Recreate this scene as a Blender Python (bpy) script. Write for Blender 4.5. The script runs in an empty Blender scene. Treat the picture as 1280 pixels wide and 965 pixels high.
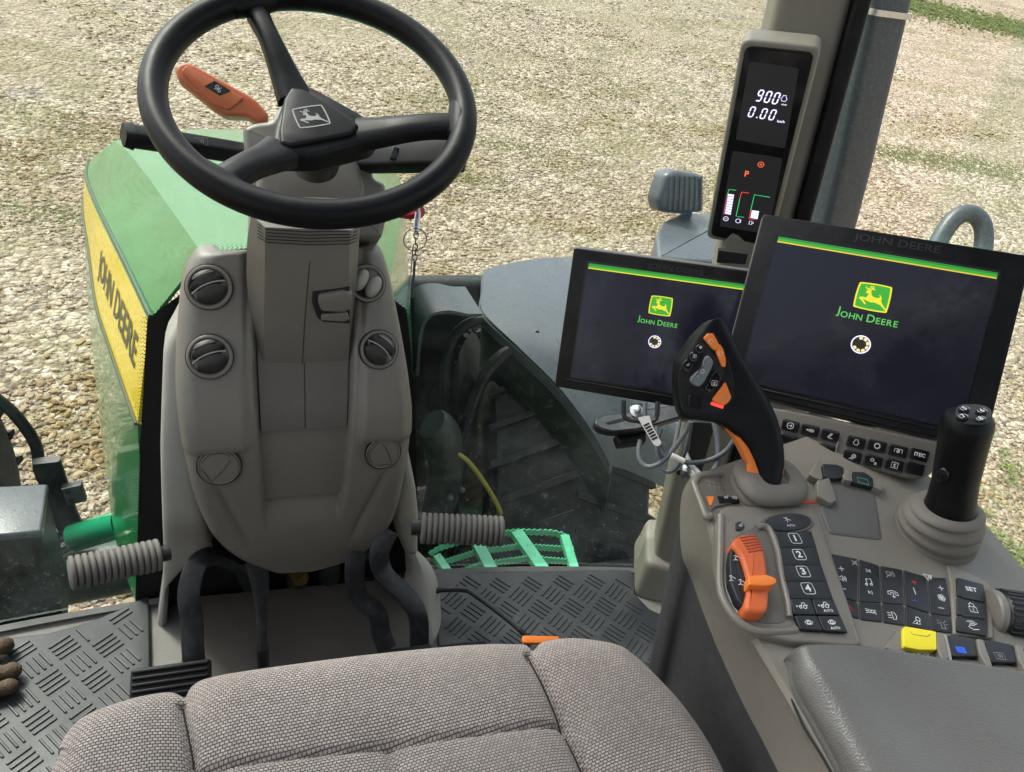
import bpy, bmesh, math, random
from mathutils import Vector as V, Matrix
from mathutils.geometry import tessellate_polygon
random.seed(7)
R=math.radians
sc=bpy.context.scene; COL=sc.collection
# ---------------------------------------------------------------- camera
CP=V((-.07,0,1.25)); FP=963.; CX,CY=640.,482.5
AX=V((0.9462354865518283,0.049937616943892246,0.31960074844091035))   # cab x in camera (right, up, forward)
AY=V((-0.28875634686693674,0.5757246339815125,0.7649581151742333))
AZ=V((0.14580183858266788,0.816117258879396,-0.5591908829953284))
cd=bpy.data.cameras.new('camera'); cam=bpy.data.objects.new('camera',cd); COL.objects.link(cam); sc.camera=cam
cam.matrix_world=Matrix(((AX[0],AX[1],-AX[2],CP[0]),(AY[0],AY[1],-AY[2],CP[1]),(AZ[0],AZ[1],-AZ[2],CP[2]),(0,0,0,1)))
cd.sensor_width=36; cd.lens=FP/1280*36; cd.clip_start=.02; cd.clip_end=600
def ray(px,py):
    c=V(((px-CX)/FP,(CY-py)/FP,1)); return V((AX.dot(c),AY.dot(c),AZ.dot(c)))
def aT(px,py,t): return CP+ray(px,py)*t
def aX(px,py,x): d=ray(px,py); return CP+d*((x-CP.x)/d.x)
def aY(px,py,y): d=ray(px,py); return CP+d*((y-CP.y)/d.y)
def aZ(px,py,z): d=ray(px,py); return CP+d*((z-CP.z)/d.z)
class Fr:                                   # a plane: centre c, axes x, y, normal n
    def __init__(s,c,x,y=None,n=None):
        s.c=V(c); s.x=V(x).normalized()
        if n is not None:
            s.n=V(n).normalized(); s.x=(s.x-s.n*s.x.dot(s.n)).normalized(); s.y=s.n.cross(s.x)
        else:
            y=V(y); s.y=(y-s.x*s.x.dot(y)).normalized(); s.n=s.x.cross(s.y)
    def P(s,a,b,h=0): return s.c+s.x*a+s.y*b+s.n*h
    def px(s,px,py,h=0):
        d=ray(px,py); t=((s.c+s.n*h-CP).dot(s.n))/d.dot(s.n); q=CP+d*t-s.c
        return (q.dot(s.x),q.dot(s.y))
    def pl(s,pts,h=0): return [s.px(*p,h) for p in pts]
    def at(s,a,b,ang=0,h=0):
        c,q=math.cos(ang),math.sin(ang)
        return Fr(s.P(a,b,h),s.x*c+s.y*q,s.y*c-s.x*q)
# ---------------------------------------------------------------- mesh helpers
class MB:
    def __init__(s): s.v=[]; s.f=[]
    def add(s,v,f):
        o=len(s.v); s.v+=[V(p) for p in v]; s.f+=[tuple(i+o for i in q) for q in f]; return s
    def __add__(s,o): s.add(o.v,o.f); return s
def spl(p,n,closed=False):                  # Catmull-Rom through points of any dimension
    p=[tuple(q) for q in p]; m=len(p); out=[]; segs=m if closed else m-1
    tot=n if closed else n-1
    for k in range(n):
        u=k/tot*segs; i=min(int(u),segs-1); t=u-i
        if closed: a,b,c,d=p[(i-1)%m],p[i%m],p[(i+1)%m],p[(i+2)%m]
        else: a,b,c,d=p[max(i-1,0)],p[i],p[i+1],p[min(i+2,m-1)]
        out.append(tuple(.5*(2*b[j]+(c[j]-a[j])*t+(2*a[j]-5*b[j]+4*c[j]-d[j])*t*t+(3*b[j]-a[j]-3*c[j]+d[j])*t**3) for j in range(len(b))))
    return out
def lin(p,n):                               # n points evenly spaced by length along a polyline
    p=[V(q) for q in p]; L=[0]
    for a,b in zip(p,p[1:]): L.append(L[-1]+(b-a).length)
    out=[];i=0
    for k in range(n):
        s=L[-1]*k/(n-1)
        while i<len(p)-2 and L[i+1]<s: i+=1
        out.append(p[i].lerp(p[i+1],min(1,max(0,(s-L[i])/max(L[i+1]-L[i],1e-9)))))
    return out
def rp(poly,r,seg=5):                       # round the corners of a 2-D polygon
    out=[]; n=len(poly)
    for i,p in enumerate(poly):
        p=V(p[:2]); a=V(poly[i-1][:2])-p; b=V(poly[(i+1)%n][:2])-p
        rr=r[i] if isinstance(r,(list,tuple)) else r
        d=min(rr,a.length*.49,b.length*.49)
        if d<1e-6: out.append(tuple(p)); continue
        a=p+a.normalized()*d; b=p+b.normalized()*d
        for k in range(seg+1):
            t=k/seg; q=a*(1-t)**2+p*2*t*(1-t)+b*t*t; out.append(tuple(q))
    return out
def area(p): return .5*sum(p[i-1][0]*p[i][1]-p[i][0]*p[i-1][1] for i in range(len(p)))
def inset(p,d):
    n=len(p); out=[]
    for i in range(n):
        a=V(p[i-1]); b=V(p[i]); c=V(p[(i+1)%n])
        e=(b-a); g=(c-b)
        if e.length<1e-9: e=g
        if g.length<1e-9: g=e
        e=e.normalized(); g=g.normalized(); m=V((-e.y-g.y,e.x+g.x))
        if m.length<1e-6: out.append(tuple(b)); continue
        m.normalize(); k=max(.35,m.dot(V((-e.y,e.x)))); out.append(tuple(b+m*(d/k)))
    return out
def prism(fr,poly,h0,h1,r=0,both=False,st=3):
    poly=[tuple(q[:2]) for q in poly]
    if area(poly)<0: poly=poly[::-1]
    rings=[]
    if both and r:
        for k in range(st): a=math.pi/2*k/st; rings.append((r*(1-math.sin(a)),h0+r-r*math.cos(a)))
        rings.append((0,h0+r))
    else: rings.append((0,h0))
    if r:
        rings.append((0,h1-r))
        for k in range(1,st+1): a=math.pi/2*k/st; rings.append((r*(1-math.cos(a)),h1-r+r*math.sin(a)))
    else: rings.append((0,h1))
    m=MB(); n=len(poly); vs=[]
    for d,h in rings: vs+=[fr.P(a,b,h) for a,b in (inset(poly,d) if d else poly)]
    fs=[]
    for k in range(len(rings)-1):
        for i in range(n): j=(i+1)%n; fs.append((k*n+i,k*n+j,(k+1)*n+j,(k+1)*n+i))
    fs.append(tuple((len(rings)-1)*n+i for i in range(n))); fs.append(tuple(reversed(range(n))))
    return m.add(vs,fs)
def rect(a,b,w,h): return [(a-w/2,b-h/2),(a+w/2,b-h/2),(a+w/2,b+h/2),(a-w/2,b+h/2)]
def circ(a,b,r,n=24,ry=None): return [(a+r*math.cos(2*math.pi*k/n),b+(ry or r)*math.sin(2*math.pi*k/n)) for k in range(n)]
def loft(rings,closed=True,caps=True):
    m=MB(); n=len(rings[0]); fs=[]
    for k in range(len(rings)-1):
        for i in range(n if closed else n-1):
            j=(i+1)%n; fs.append((k*n+i,k*n+j,(k+1)*n+j,(k+1)*n+i))
    if caps and closed: fs.append(tuple(reversed(range(n)))); fs.append(tuple((len(rings)-1)*n+i for i in range(n)))
    return m.add([p for r in rings for p in r],fs)
def thick(rows,t,vec=None):                 # a grid of points given thickness t along its normals (or along vec)
    nr=len(rows); nc=len(rows[0]); v=[V(p) for r in rows for p in r]; nn=[]
    for i in range(nr):
        for j in range(nc):
            if vec is not None: nn.append(V(vec)); continue
            a=v[min(i+1,nr-1)*nc+j]-v[max(i-1,0)*nc+j]; b=v[i*nc+min(j+1,nc-1)]-v[i*nc+max(j-1,0)]
            q=b.cross(a); nn.append(q.normalized() if q.length>1e-12 else V((0,0,1)))
    w=[p-q*t for p,q in zip(v,nn)]; N=nr*nc; fs=[]
    for i in range(nr-1):
        for j in range(nc-1):
            a,b,c,d=i*nc+j,i*nc+j+1,(i+1)*nc+j+1,(i+1)*nc+j
            fs.append((a,b,c,d)); fs.append((N+d,N+c,N+b,N+a))
    for i in range(nr-1):
        for j in (0,nc-1):
            a,b=i*nc+j,(i+1)*nc+j; fs.append((a,b,N+b,N+a) if j==0 else (b,a,N+a,N+b))
    for j in range(nc-1):
        for i in (0,nr-1):
            a,b=i*nc+j,i*nc+j+1; fs.append((b,a,N+a,N+b) if i==0 else (a,b,N+b,N+a))
    return MB().add(v+w,fs)
def frames(pts,up=None):
    n=len(pts); T=[(pts[min(i+1,n-1)]-pts[max(i-1,0)]).normalized() for i in range(n)]
    u=V(up) if up is not None else (V((0,0,1)) if abs(T[0].z)<.9 else V((0,1,0)))
    out=[]
    for t in T:
        s=t.cross(u)
        if s.length<1e-6: s=V((1,0,0))
        s.normalize(); w=s.cross(t).normalized()
        if up is None: u=w
        out.append((s,w))
    return out
def tube(pts,r,n=12,caps=True,smooth=0,flat=1):
    pts=[V(p) for p in pts]; rr=r if isinstance(r,(list,tuple)) else [r]*len(pts)
    if smooth:
        q=spl([(*p,k) for p,k in zip(pts,rr)],smooth); pts=[V(p[:3]) for p in q]; rr=[max(p[3],1e-5) for p in q]
    rings=[[p+s*(k*math.cos(2*math.pi*i/n))+w*(k*flat*math.sin(2*math.pi*i/n)) for i in range(n)] for p,k,(s,w) in zip(pts,rr,frames(pts))]
    return loft(rings,True,caps)
def bar(pts,sec,up,smooth=0):               # sweep a 2-D section (list per point or one) with a fixed up
    pts=[V(p) for p in pts]
    if smooth: pts=[V(p) for p in spl(pts,smooth)]
    secs=sec if isinstance(sec[0][0],(list,tuple)) else [sec]*len(pts)
    if len(secs)!=len(pts):
        S=spl([[c for q in s for c in q] for s in secs],len(pts)); secs=[[(s[2*i],s[2*i+1]) for i in range(len(s)//2)] for s in S]
    return loft([[p+s*a+w*b for a,b in se] for p,(s,w),se in zip(pts,frames(pts,up),secs)])
def lathe(fr,prof,n=32,sx=1,sy=1):          # profile of (radius, height)
    rings=[[fr.P(r*sx*math.cos(2*math.pi*i/n),r*sy*math.sin(2*math.pi*i/n),h) for i in range(n)] for r,h in prof]
    return loft(rings)
def stroke(fr,lines,w,h=.0003,t=.0002):     # pen lines on a plane as thin raised ribbons
    m=MB()
    for L in lines:
        closed=L[0]==L[-1] and len(L)>2
        p=[V(q) for q in L]; n=len(p); a=[];b=[]
        for i in range(n):
            if closed: q=p[(i+1)%(n-1)]-p[(i-1)%(n-1)] if i not in(0,n-1) else p[1]-p[n-2]
            else: q=p[min(i+1,n-1)]-p[max(i-1,0)]
            if q.length<1e-9:q=V((1,0))
            q.normalize(); s=V((-q.y,q.x))*w/2; a.append(p[i]+s); b.append(p[i]-s)
        k=len(m.v); vs=[fr.P(*q,h) for q in a]+[fr.P(*q,h) for q in b]; m.add(vs,[(n+i,n+i+1,i+1,i) for i in range(n-1)])
    return m
def flat(fr,poly,h):
    poly=list(poly)
    if area(poly)<0: poly=poly[::-1]
    v=[fr.P(a,b,h) for a,b in poly]; tr=tessellate_polygon([[V((a,b,0)) for a,b in poly]])
    m=MB(); m.add(v,[t for t in tr])
    # keep normals towards fr.n
    if m.f:
        a,b,c=(m.v[i] for i in m.f[0])
        if (b-a).cross(c-a).dot(fr.n)<0: m.f=[f[::-1] for f in m.f]
    return m
_tx={}
def text(fr,s,size,h=.0003,sx=1.,shear=0,bold=0,anchor='c',sp=1.):
    k=(s,bold,sp)
    if k not in _tx:
        c=bpy.data.curves.new('t','FONT'); c.body=s; c.align_x='CENTER'; c.align_y='CENTER'; c.size=1; c.offset=bold; c.space_character=sp; c.resolution_u=3
        o=bpy.data.objects.new('t',c); me=bpy.data.meshes.new_from_object(o)
        _tx[k]=([v.co.copy() for v in me.vertices],[tuple(p.vertices) for p in me.polygons]); bpy.data.objects.remove(o); bpy.data.curves.remove(c); bpy.data.meshes.remove(me)
    v,f=_tx[k]
    return MB().add([fr.P((p.x*sx+p.y*shear)*size,p.y*size,h) for p in v],f)
def box(c,s,rot=0,r=0):
    fr=Fr(V(c)-V((0,0,s[2]/2)),V((math.cos(rot),math.sin(rot),0)),n=(0,0,1))
    return prism(fr,rp(rect(0,0,s[0],s[1]),r*1.2,3) if r else rect(0,0,s[0],s[1]),0,s[2],r,True)
def worldof(o):
    p=V(o.location)
    while o.parent: o=o.parent; p=p+V(o.location)
    return p
def obj(name,mb,m,parent=None,sharp=35,smooth=True):
    me=bpy.data.meshes.new(name)
    if parent is None:
        xs=[v.x for v in mb.v];ys=[v.y for v in mb.v];zs=[v.z for v in mb.v]
        off=V(((min(xs)+max(xs))/2,(min(ys)+max(ys))/2,min(zs)))
    else: off=worldof(parent)
    me.from_pydata([v-off for v in mb.v],[],mb.f); me.materials.append(m)
    if smooth:
        me.polygons.foreach_set('use_smooth',[True]*len(me.polygons)); me.set_sharp_from_angle(angle=R(sharp))
    me.update()
    o=bpy.data.objects.new(name,me); COL.objects.link(o)
    if parent is None: o.location=off
    else: o.parent=parent
    return o
def fix(mb):                                 # consistent outward normals for closed pieces
    bm=bmesh.new(); vs=[bm.verts.new(v) for v in mb.v]
    for f in mb.f:
        try: bm.faces.new([vs[i] for i in f])
        except Exception: pass
    bmesh.ops.recalc_face_normals(bm,faces=bm.faces); bm.verts.index_update()
    m=MB().add([v.co.copy() for v in bm.verts],[tuple(v.index for v in f.verts) for f in bm.faces]); bm.free(); return m
def tag(o,label,cat,group=None):
    o['label']=label; o['category']=cat
    if group: o['group']=group
    return o
def thing(name,label,cat,loc,group=None):
    o=bpy.data.objects.new(name,None); o.empty_display_size=.05; COL.objects.link(o); o.location=loc; return tag(o,label,cat,group)
def struct(name,mb,m,**k): o=obj(name,mb,m,**k); o['kind']='structure'; return o
# ---------------------------------------------------------------- materials
def nt(name):
    m=bpy.data.materials.new(name); m.use_nodes=True; t=m.node_tree; t.nodes.clear(); o=t.nodes.new('ShaderNodeOutputMaterial'); return m,t,o
def N(t,ty,**k):
    n=t.nodes.new(ty)
    for a,b in k.items():
        if a.startswith('_'): setattr(n,a[1:],b)
        else: n.inputs[a.replace('__',' ')].default_value=b
    return n
def noise(t,scale,detail=3,rough=.5,vec=None):
    n=N(t,'ShaderNodeTexNoise',Scale=scale,Detail=detail,Roughness=rough)
    if vec: t.links.new(vec,n.inputs['Vector'])
    return n
def ramp(t,src,a,b,ca=(0,0,0,1),cb=(1,1,1,1)):
    n=t.nodes.new('ShaderNodeValToRGB'); e=n.color_ramp.elements; e[0].position=a; e[1].position=b; e[0].color=ca; e[1].color=cb
    t.links.new(src,n.inputs[0]); return n
def mixc(t,f,a,b,mode='MIX'):
    n=t.nodes.new('ShaderNodeMix'); n.data_type='RGBA'; n.blend_type=mode
    for s,v in ((n.inputs[0],f),(n.inputs[6],a),(n.inputs[7],b)):
        if hasattr(v,'is_linked') or hasattr(v,'links'): t.links.new(v,s)
        elif isinstance(v,(int,float)): s.default_value=v
        else: s.default_value=(*v[:3],1)
    return n.outputs[2]
def mat(name,col,rough=.5,metal=0,var=.12,vs=30,grain=0,gs=900,coat=0,spec=.5,dust=0,dustc=(.35,.32,.28),ds=25,emis=None,es=0,rvar=.12,gd=.001):
    m,t,o=nt(name); p=N(t,'ShaderNodeBsdfPrincipled'); t.links.new(p.outputs[0],o.inputs[0])
    g=N(t,'ShaderNodeNewGeometry'); pos=g.outputs['Position']
    nz=noise(t,vs,4,.6,pos)
    d=tuple(c*(1-var) for c in col); l=tuple(min(1,c*(1+var)) for c in col)
    c=mixc(t,nz.outputs[0],d,l)
    if dust:
        nd=noise(t,ds,8,.72,pos); rd=ramp(t,nd.outputs[0],.5,.78); 
        mm=N(t,'ShaderNodeMath',_operation='MULTIPLY'); mm.inputs[1].default_value=dust; t.links.new(rd.outputs[0],mm.inputs[0])
        c=mixc(t,mm.outputs[0],c,dustc)
    t.links.new(c,p.inputs['Base Color'])
    rr=N(t,'ShaderNodeMapRange'); rr.inputs[3].default_value=max(.02,rough-rvar); rr.inputs[4].default_value=min(1,rough+rvar)
    t.links.new(noise(t,vs*1.7,4,.6,pos).outputs[0],rr.inputs[0]); t.links.new(rr.outputs[0],p.inputs['Roughness'])
    p.inputs['Metallic'].default_value=metal; p.inputs['Coat Weight'].default_value=coat; p.inputs['Specular IOR Level'].default_value=spec
    if grain:
        b=N(t,'ShaderNodeBump',Strength=grain,Distance=gd); t.links.new(noise(t,gs,2,.5,pos).outputs[0],b.inputs['Height']); t.links.new(b.outputs[0],p.inputs['Normal'])
    if emis: p.inputs['Emission Color'].default_value=(*emis,1); p.inputs['Emission Strength'].default_value=es
    return m
def emit(name,col,s):
    m,t,o=nt(name); p=N(t,'ShaderNodeBsdfPrincipled'); t.links.new(p.outputs[0],o.inputs[0])
    p.inputs['Base Color'].default_value=(*[c*.2 for c in col],1); p.inputs['Roughness'].default_value=.3
    p.inputs['Emission Color'].default_value=(*col,1); p.inputs['Emission Strength'].default_value=s; return m
TAUPE=mat('warm grey trim plastic',(.190,.172,.145),.33,grain=.35,gs=1100,var=.06,dust=.14,spec=.7)
TAUPE2=mat('light grey trim plastic',(.40,.385,.34),.45,grain=.22,gs=1400,var=.05,dust=.10)
PILL=mat('beige pillar trim',(.215,.20,.165),.45,grain=.3,gs=1100,var=.05,dust=.12)
TAUPED=mat('dark warm grey plastic',(.135,.122,.104),.36,grain=.25,gs=1400,var=.06,dust=.08)
SIDE=mat('charcoal side plastic',(.048,.046,.049),.46,grain=.3,gs=1200,var=.1,dust=.08)
BLACK=mat('black plastic',(.006,.006,.007),.42,spec=.28,grain=.12,gs=1500,var=.1,dust=.05)
BLKGLOSS=mat('gloss black plastic',(.008,.008,.009),.14,var=.1)
KEY=mat('black key plastic',(.016,.017,.02),.42,grain=.1,var=.1,dust=.05)
LEATHER=mat('black wheel leather',(.004,.0045,.006),.40,grain=.15,gs=2000,var=.2,dust=.03,spec=.2)
RUBBER=mat('grey rubber',(.15,.14,.128),.65,grain=.3,gs=800,dust=.2)
BOOT=mat('taupe rubber boot',(.17,.153,.13),.6,grain=.2,gs=900,dust=.12)
ORANGEL=mat('dull red orange plastic',(.47,.10,.035),.42,var=.05,grain=.15,gs=1300)
ORANGE=mat('orange plastic',(.86,.22,.030),.38,var=.04,grain=.12,gs=1500)
ORANGED=mat('dark orange plastic',(.66,.13,.030),.4,var=.05,grain=.12,gs=1500)
YELLOWP=mat('yellow plastic',(.85,.72,.02),.35,var=.04)
STEELB=mat('black painted steel',(.018,.019,.022),.38,var=.2,dust=.22,dustc=(.25,.23,.2),ds=60)
CHROME=mat('bright steel',(.6,.6,.6),.25,metal=1)
WHITE=mat('white print',(.72,.72,.72),.5,var=.02)
GREYP=mat('grey print',(.30,.30,.29),.5,var=.02)
REDP=mat('red print',(.6,.04,.03),.5,var=.02)
BLUEP=mat('blue print',(.03,.12,.75),.5,var=.02)
SEAM=mat('dark seam gap',(.012,.012,.012),.8,var=0)
BMATT=mat('black frit',(.004,.004,.005),.45,var=0)
CABLE=mat('grey cable',(.11,.125,.14),.5,var=.1)
LABELW=mat('white cable label',(.62,.62,.6),.5,var=.03)
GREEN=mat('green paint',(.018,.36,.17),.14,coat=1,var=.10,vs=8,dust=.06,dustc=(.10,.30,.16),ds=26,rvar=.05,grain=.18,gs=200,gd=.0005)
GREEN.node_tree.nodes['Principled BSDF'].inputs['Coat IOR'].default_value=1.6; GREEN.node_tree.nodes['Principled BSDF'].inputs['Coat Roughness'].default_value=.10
GREENS=mat('streaked green with painted dark reflections',(.007,.19,.045),.18,coat=.4,var=.4,vs=5,dust=.25,dustc=(.12,.46,.26),ds=9,rvar=.1,grain=.25,gs=160,gd=.0006)  # streaks over a base darkened to imitate dark reflections on the bonnet shoulder
GREEND=mat('dark green paint',(.006,.055,.018),.4,coat=.2,var=.25,vs=20,dust=.3,dustc=(.10,.14,.11),ds=40)
MINT=mat('mint green step paint',(.10,.55,.30),.35,coat=.4,var=.1)
DECAL=mat('yellow decal',(.78,.58,.025),.3,var=.03,coat=.3)
DECALT=mat('dark decal lettering',(.035,.05,.02),.35,var=.02)
FENDER=mat('slate grey fender plastic',(.085,.10,.115),.30,var=.1,vs=12,dust=.35,dustc=(.22,.24,.25),ds=90,grain=.5,gs=160,gd=.0008)
DARKMECH=mat('dirty dark machinery',(.018,.024,.022),.5,var=.4,vs=25,dust=.55,dustc=(.10,.10,.085),ds=35)
TYRE=mat('dusty tyre rubber',(.010,.011,.011),.75,var=.3,dust=.45,dustc=(.05,.048,.04),ds=18)
GLOVE=mat('brown leather glove',(.085,.055,.032),.8,var=.5,vs=70,gd=.004,grain=.8,gs=130,dust=.5,dustc=(.30,.27,.18),ds=60)
STACK=mat('grey painted metal',(.050,.062,.07),.4,var=.15,vs=20,dust=.4,dustc=(.22,.25,.27),ds=120,grain=.4,gs=250,gd=.0006)
FLOORM=mat('grey floor board',(.20,.19,.17),.6,dust=.3)
SEAL=mat('grey rubber seal',(.10,.10,.095),.55,dust=.3)
def pad_mat(name,col,k):
    m=mat(name,col,.42,var=.12,vs=12,spec=.6); t=m.node_tree; p=[n for n in t.nodes if n.type=='BSDF_PRINCIPLED'][0]
    g=N(t,'ShaderNodeNewGeometry'); v=N(t,'ShaderNodeTexVoronoi',Scale=k); t.links.new(g.outputs['Position'],v.inputs['Vector'])
    b=N(t,'ShaderNodeBump',Strength=.38,Distance=.0008); t.links.new(v.outputs['Distance'],b.inputs['Height']); t.links.new(b.outputs[0],p.inputs['Normal']); return m
PADM=pad_mat('grey grained vinyl',(.108,.105,.098),620); PADD=pad_mat('taupe grained vinyl',(.16,.15,.135),620)
# ---------------------------------------------------------------- world and light
w=bpy.data.worlds.new('World'); sc.world=w; w.use_nodes=True; t=w.node_tree; bg=t.nodes['Background']
SUN_EL,SUN_AZ=R(52),R(-35)          # azimuth from +y (ahead) towards +x
sky=t.nodes.new('ShaderNodeTexSky'); sky.sky_type='NISHITA'; sky.sun_disc=False; sky.sun_elevation=SUN_EL; sky.sun_rotation=SUN_AZ; sky.air_density=1.2; sky.dust_density=4
hs=t.nodes.new('ShaderNodeHueSaturation'); hs.inputs['Saturation'].default_value=.38
t.links.new(sky.outputs[0],hs.inputs['Color']); t.links.new(hs.outputs[0],bg.inputs[0]); bg.inputs[1].default_value=.15
sd=bpy.data.lights.new('sun','SUN'); so=bpy.data.objects.new('sun',sd); COL.objects.link(so)
sd.energy=1.5; sd.angle=R(10); sd.color=(1,.95,.87)
dv=V((math.sin(SUN_AZ)*math.cos(SUN_EL),math.cos(SUN_AZ)*math.cos(SUN_EL),math.sin(SUN_EL)))
so.rotation_euler=dv.to_track_quat('Z','Y').to_euler(); so.location=(0,0,20)
sc.view_settings.view_transform='Standard'; sc.view_settings.look='None'; sc.view_settings.gamma=1; sc.view_settings.exposure=1.12
# ---------------------------------------------------------------- ground
def gz(x,y):
    r=math.hypot(x,y); return -1.5+.052*max(0,r-5)*min(1,max(0,(r-5)/6)) + .03*math.sin(x*.9)*math.cos(y*.7)*min(1,r/8)
def ground():
    m=MB(); rr=[0,.5,1,1.5]+[2+i*.5 for i in range(20)]+[12+i*2 for i in range(20)]+[55,70,100,160,260]; n=96
    v=[];f=[]
    for r in rr:
        for i in range(n):
            a=2*math.pi*i/n; x,y=r*math.cos(a),r*math.sin(a); v.append((x,y,gz(x,y) if r<60 else gz(60*x/r,60*y/r)))
    for k in range(len(rr)-1):
        for i in range(n): j=(i+1)%n; f.append((k*n+i,(k+1)*n+i,(k+1)*n+j,k*n+j))
    return m.add(v,f)
def ground_mat():
    m,t,o=nt('gravel ground'); p=N(t,'ShaderNodeBsdfPrincipled',Roughness=.9); t.links.new(p.outputs[0],o.inputs[0]); L=t.links.new
    g=N(t,'ShaderNodeNewGeometry').outputs['Position']
    wv=noise(t,6,3,.5,g); ad=N(t,'ShaderNodeVectorMath',_operation='MULTIPLY_ADD'); L(wv.outputs['Color'],ad.inputs[0]); ad.inputs[1].default_value=(.06,.06,.06); L(g,ad.inputs[2]); q=ad.outputs[0]
    v1=N(t,'ShaderNodeTexVoronoi',Scale=25); L(q,v1.inputs['Vector']); v2=N(t,'ShaderNodeTexVoronoi',Scale=10); L(q,v2.inputs['Vector']); v3=N(t,'ShaderNodeTexVoronoi',Scale=60); L(q,v3.inputs['Vector'])
    sx=N(t,'ShaderNodeSeparateColor'); L(v1.outputs['Color'],sx.inputs[0])
    r=ramp(t,sx.outputs[0],0,1,(.23,.18,.12,1),(.64,.565,.46,1)); e=r.color_ramp.elements.new(.55); e.color=(.45,.38,.285,1); e=r.color_ramp.elements.new(.2); e.color=(.30,.26,.195,1)
    sy=N(t,'ShaderNodeSeparateColor'); L(v2.outputs['Color'],sy.inputs[0]); r2=ramp(t,sy.outputs[1],0,1,(.80,.78,.74,1),(1.18,1.16,1.12,1))
    c=mixc(t,1,r.outputs[0],r2.outputs[0],'MULTIPLY')
    gap=ramp(t,v1.outputs['Distance'],.45,.85,(1,1,1,1),(.55,.50,.42,1)); c=mixc(t,.8,c,gap.outputs[0],'MULTIPLY')
    d1=noise(t,.55,7,.62,g); fr=ramp(t,d1.outputs[0],.50,.60); c=mixc(t,fr.outputs[0],c,mixc(t,.5,c,(.34,.27,.18)))          # bare sandy earth
    d2=noise(t,.85,9,.70,g); ad2=ramp(t,d2.outputs[0],.50,.58); n3=noise(t,14,6,.8,g); rn=ramp(t,n3.outputs[0],.40,.62)
    mu=N(t,'ShaderNodeMath',_operation='MULTIPLY'); L(ad2.outputs[0],mu.inputs[0]); L(rn.outputs[0],mu.inputs[1])
    mx=N(t,'ShaderNodeMath',_operation='MULTIPLY'); L(mu.outputs[0],mx.inputs[0]); mx.inputs[1].default_value=.8
    c=mixc(t,mx.outputs[0],c,mixc(t,n3.outputs[0],(.13,.13,.03),(.22,.20,.06)))           # thin grass and moss
    d4=noise(t,1.6,6,.75,g); r4=ramp(t,d4.outputs[0],.58,.66); m4=N(t,'ShaderNodeMath',_operation='MULTIPLY'); L(r4.outputs[0],m4.inputs[0]); m4.inputs[1].default_value=.5
    c=mixc(t,m4.outputs[0],c,(.13,.125,.12))                                            # damp grey spots
    # a grass verge along the far side of the yard
    s=N(t,'ShaderNodeSeparateXYZ'); L(g,s.inputs[0])
    L(c,p.inputs['Base Color'])
    h1=N(t,'ShaderNodeMath',_operation='MULTIPLY_ADD'); L(v1.outputs['Distance'],h1.inputs[0]); h1.inputs[1].default_value=-1; L(sx.outputs[1],h1.inputs[2])
    h2=N(t,'ShaderNodeMath',_operation='MULTIPLY_ADD'); L(v3.outputs['Distance'],h2.inputs[0]); h2.inputs[1].default_value=-.35; L(h1.outputs[0],h2.inputs[2])
    h3=N(t,'ShaderNodeMath',_operation='MULTIPLY_ADD'); L(v2.outputs['Distance'],h3.inputs[0]); h3.inputs[1].default_value=-1.2; L(h2.outputs[0],h3.inputs[2])
    b=N(t,'ShaderNodeBump',Strength=1,Distance=.028); L(h3.outputs[0],b.inputs['Height']); L(b.outputs[0],p.inputs['Normal'])
    return m
GM=ground_mat(); struct('ground',ground(),GM)
def rock_variants():
    out=[]
    for k in range(14):
        bm=bmesh.new(); bmesh.ops.create_icosphere(bm,subdivisions=1 if k%2 else 2,radius=1)
        sx,sy,sz=random.uniform(.7,1.35),random.uniform(.7,1.15),random.uniform(.42,.8)
        pl=[(V((random.gauss(0,1),random.gauss(0,1),random.gauss(0,1))).normalized(),random.uniform(.5,.85)) for _ in range(15)]
        for v in bm.verts:
            for n,d in pl:
                e=v.co.dot(n)-d
                if e>0: v.co-=n*e
            v.co=V((v.co.x*sx,v.co.y*sy,v.co.z*sz))
        bm.verts.index_update(); out.append(([tuple(v.co) for v in bm.verts],[tuple(v.index for v in f.verts) for f in bm.faces])); bm.free()
    return out
def scatter(name,label,cat,m,spots,variants,sink=.25):
    import numpy as np
    V_=[np.array(a[0]) for a in variants]; F_=[np.array(a[1]) for a in variants]
    vs=[];fs=[];o=0
    for i,(x,y,s,a) in enumerate(spots):
        k=i%len(V_); q=V_[k]; c,d=math.cos(a),math.sin(a)
        w_=np.empty_like(q); w_[:,0]=(q[:,0]*c-q[:,1]*d)*s+x; w_[:,1]=(q[:,0]*d+q[:,1]*c)*s+y; w_[:,2]=q[:,2]*s+gz(x,y)+s*sink
        vs.append(w_); fs.append(F_[k]+o); o+=len(q)
    v=np.concatenate(vs); f=np.concatenate(fs); me=bpy.data.meshes.new(name)
    me.vertices.add(len(v)); me.vertices.foreach_set('co',v.astype('f').ravel()); me.loops.add(f.size); me.loops.foreach_set('vertex_index',f.ravel().astype('i'))
    me.polygons.add(len(f)); me.polygons.foreach_set('loop_start',np.arange(len(f),dtype='i')*3); me.polygons.foreach_set('loop_total',np.full(len(f),3,dtype='i'))
    me.update(calc_edges=True); me.validate(); me.polygons.foreach_set('use_smooth',[False]*len(me.polygons)); me.materials.append(m); ob=bpy.data.objects.new(name,me); COL.objects.link(ob); ob['kind']='stuff'; tag(ob,label,cat); return ob
from mathutils import noise as mnoise
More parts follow.
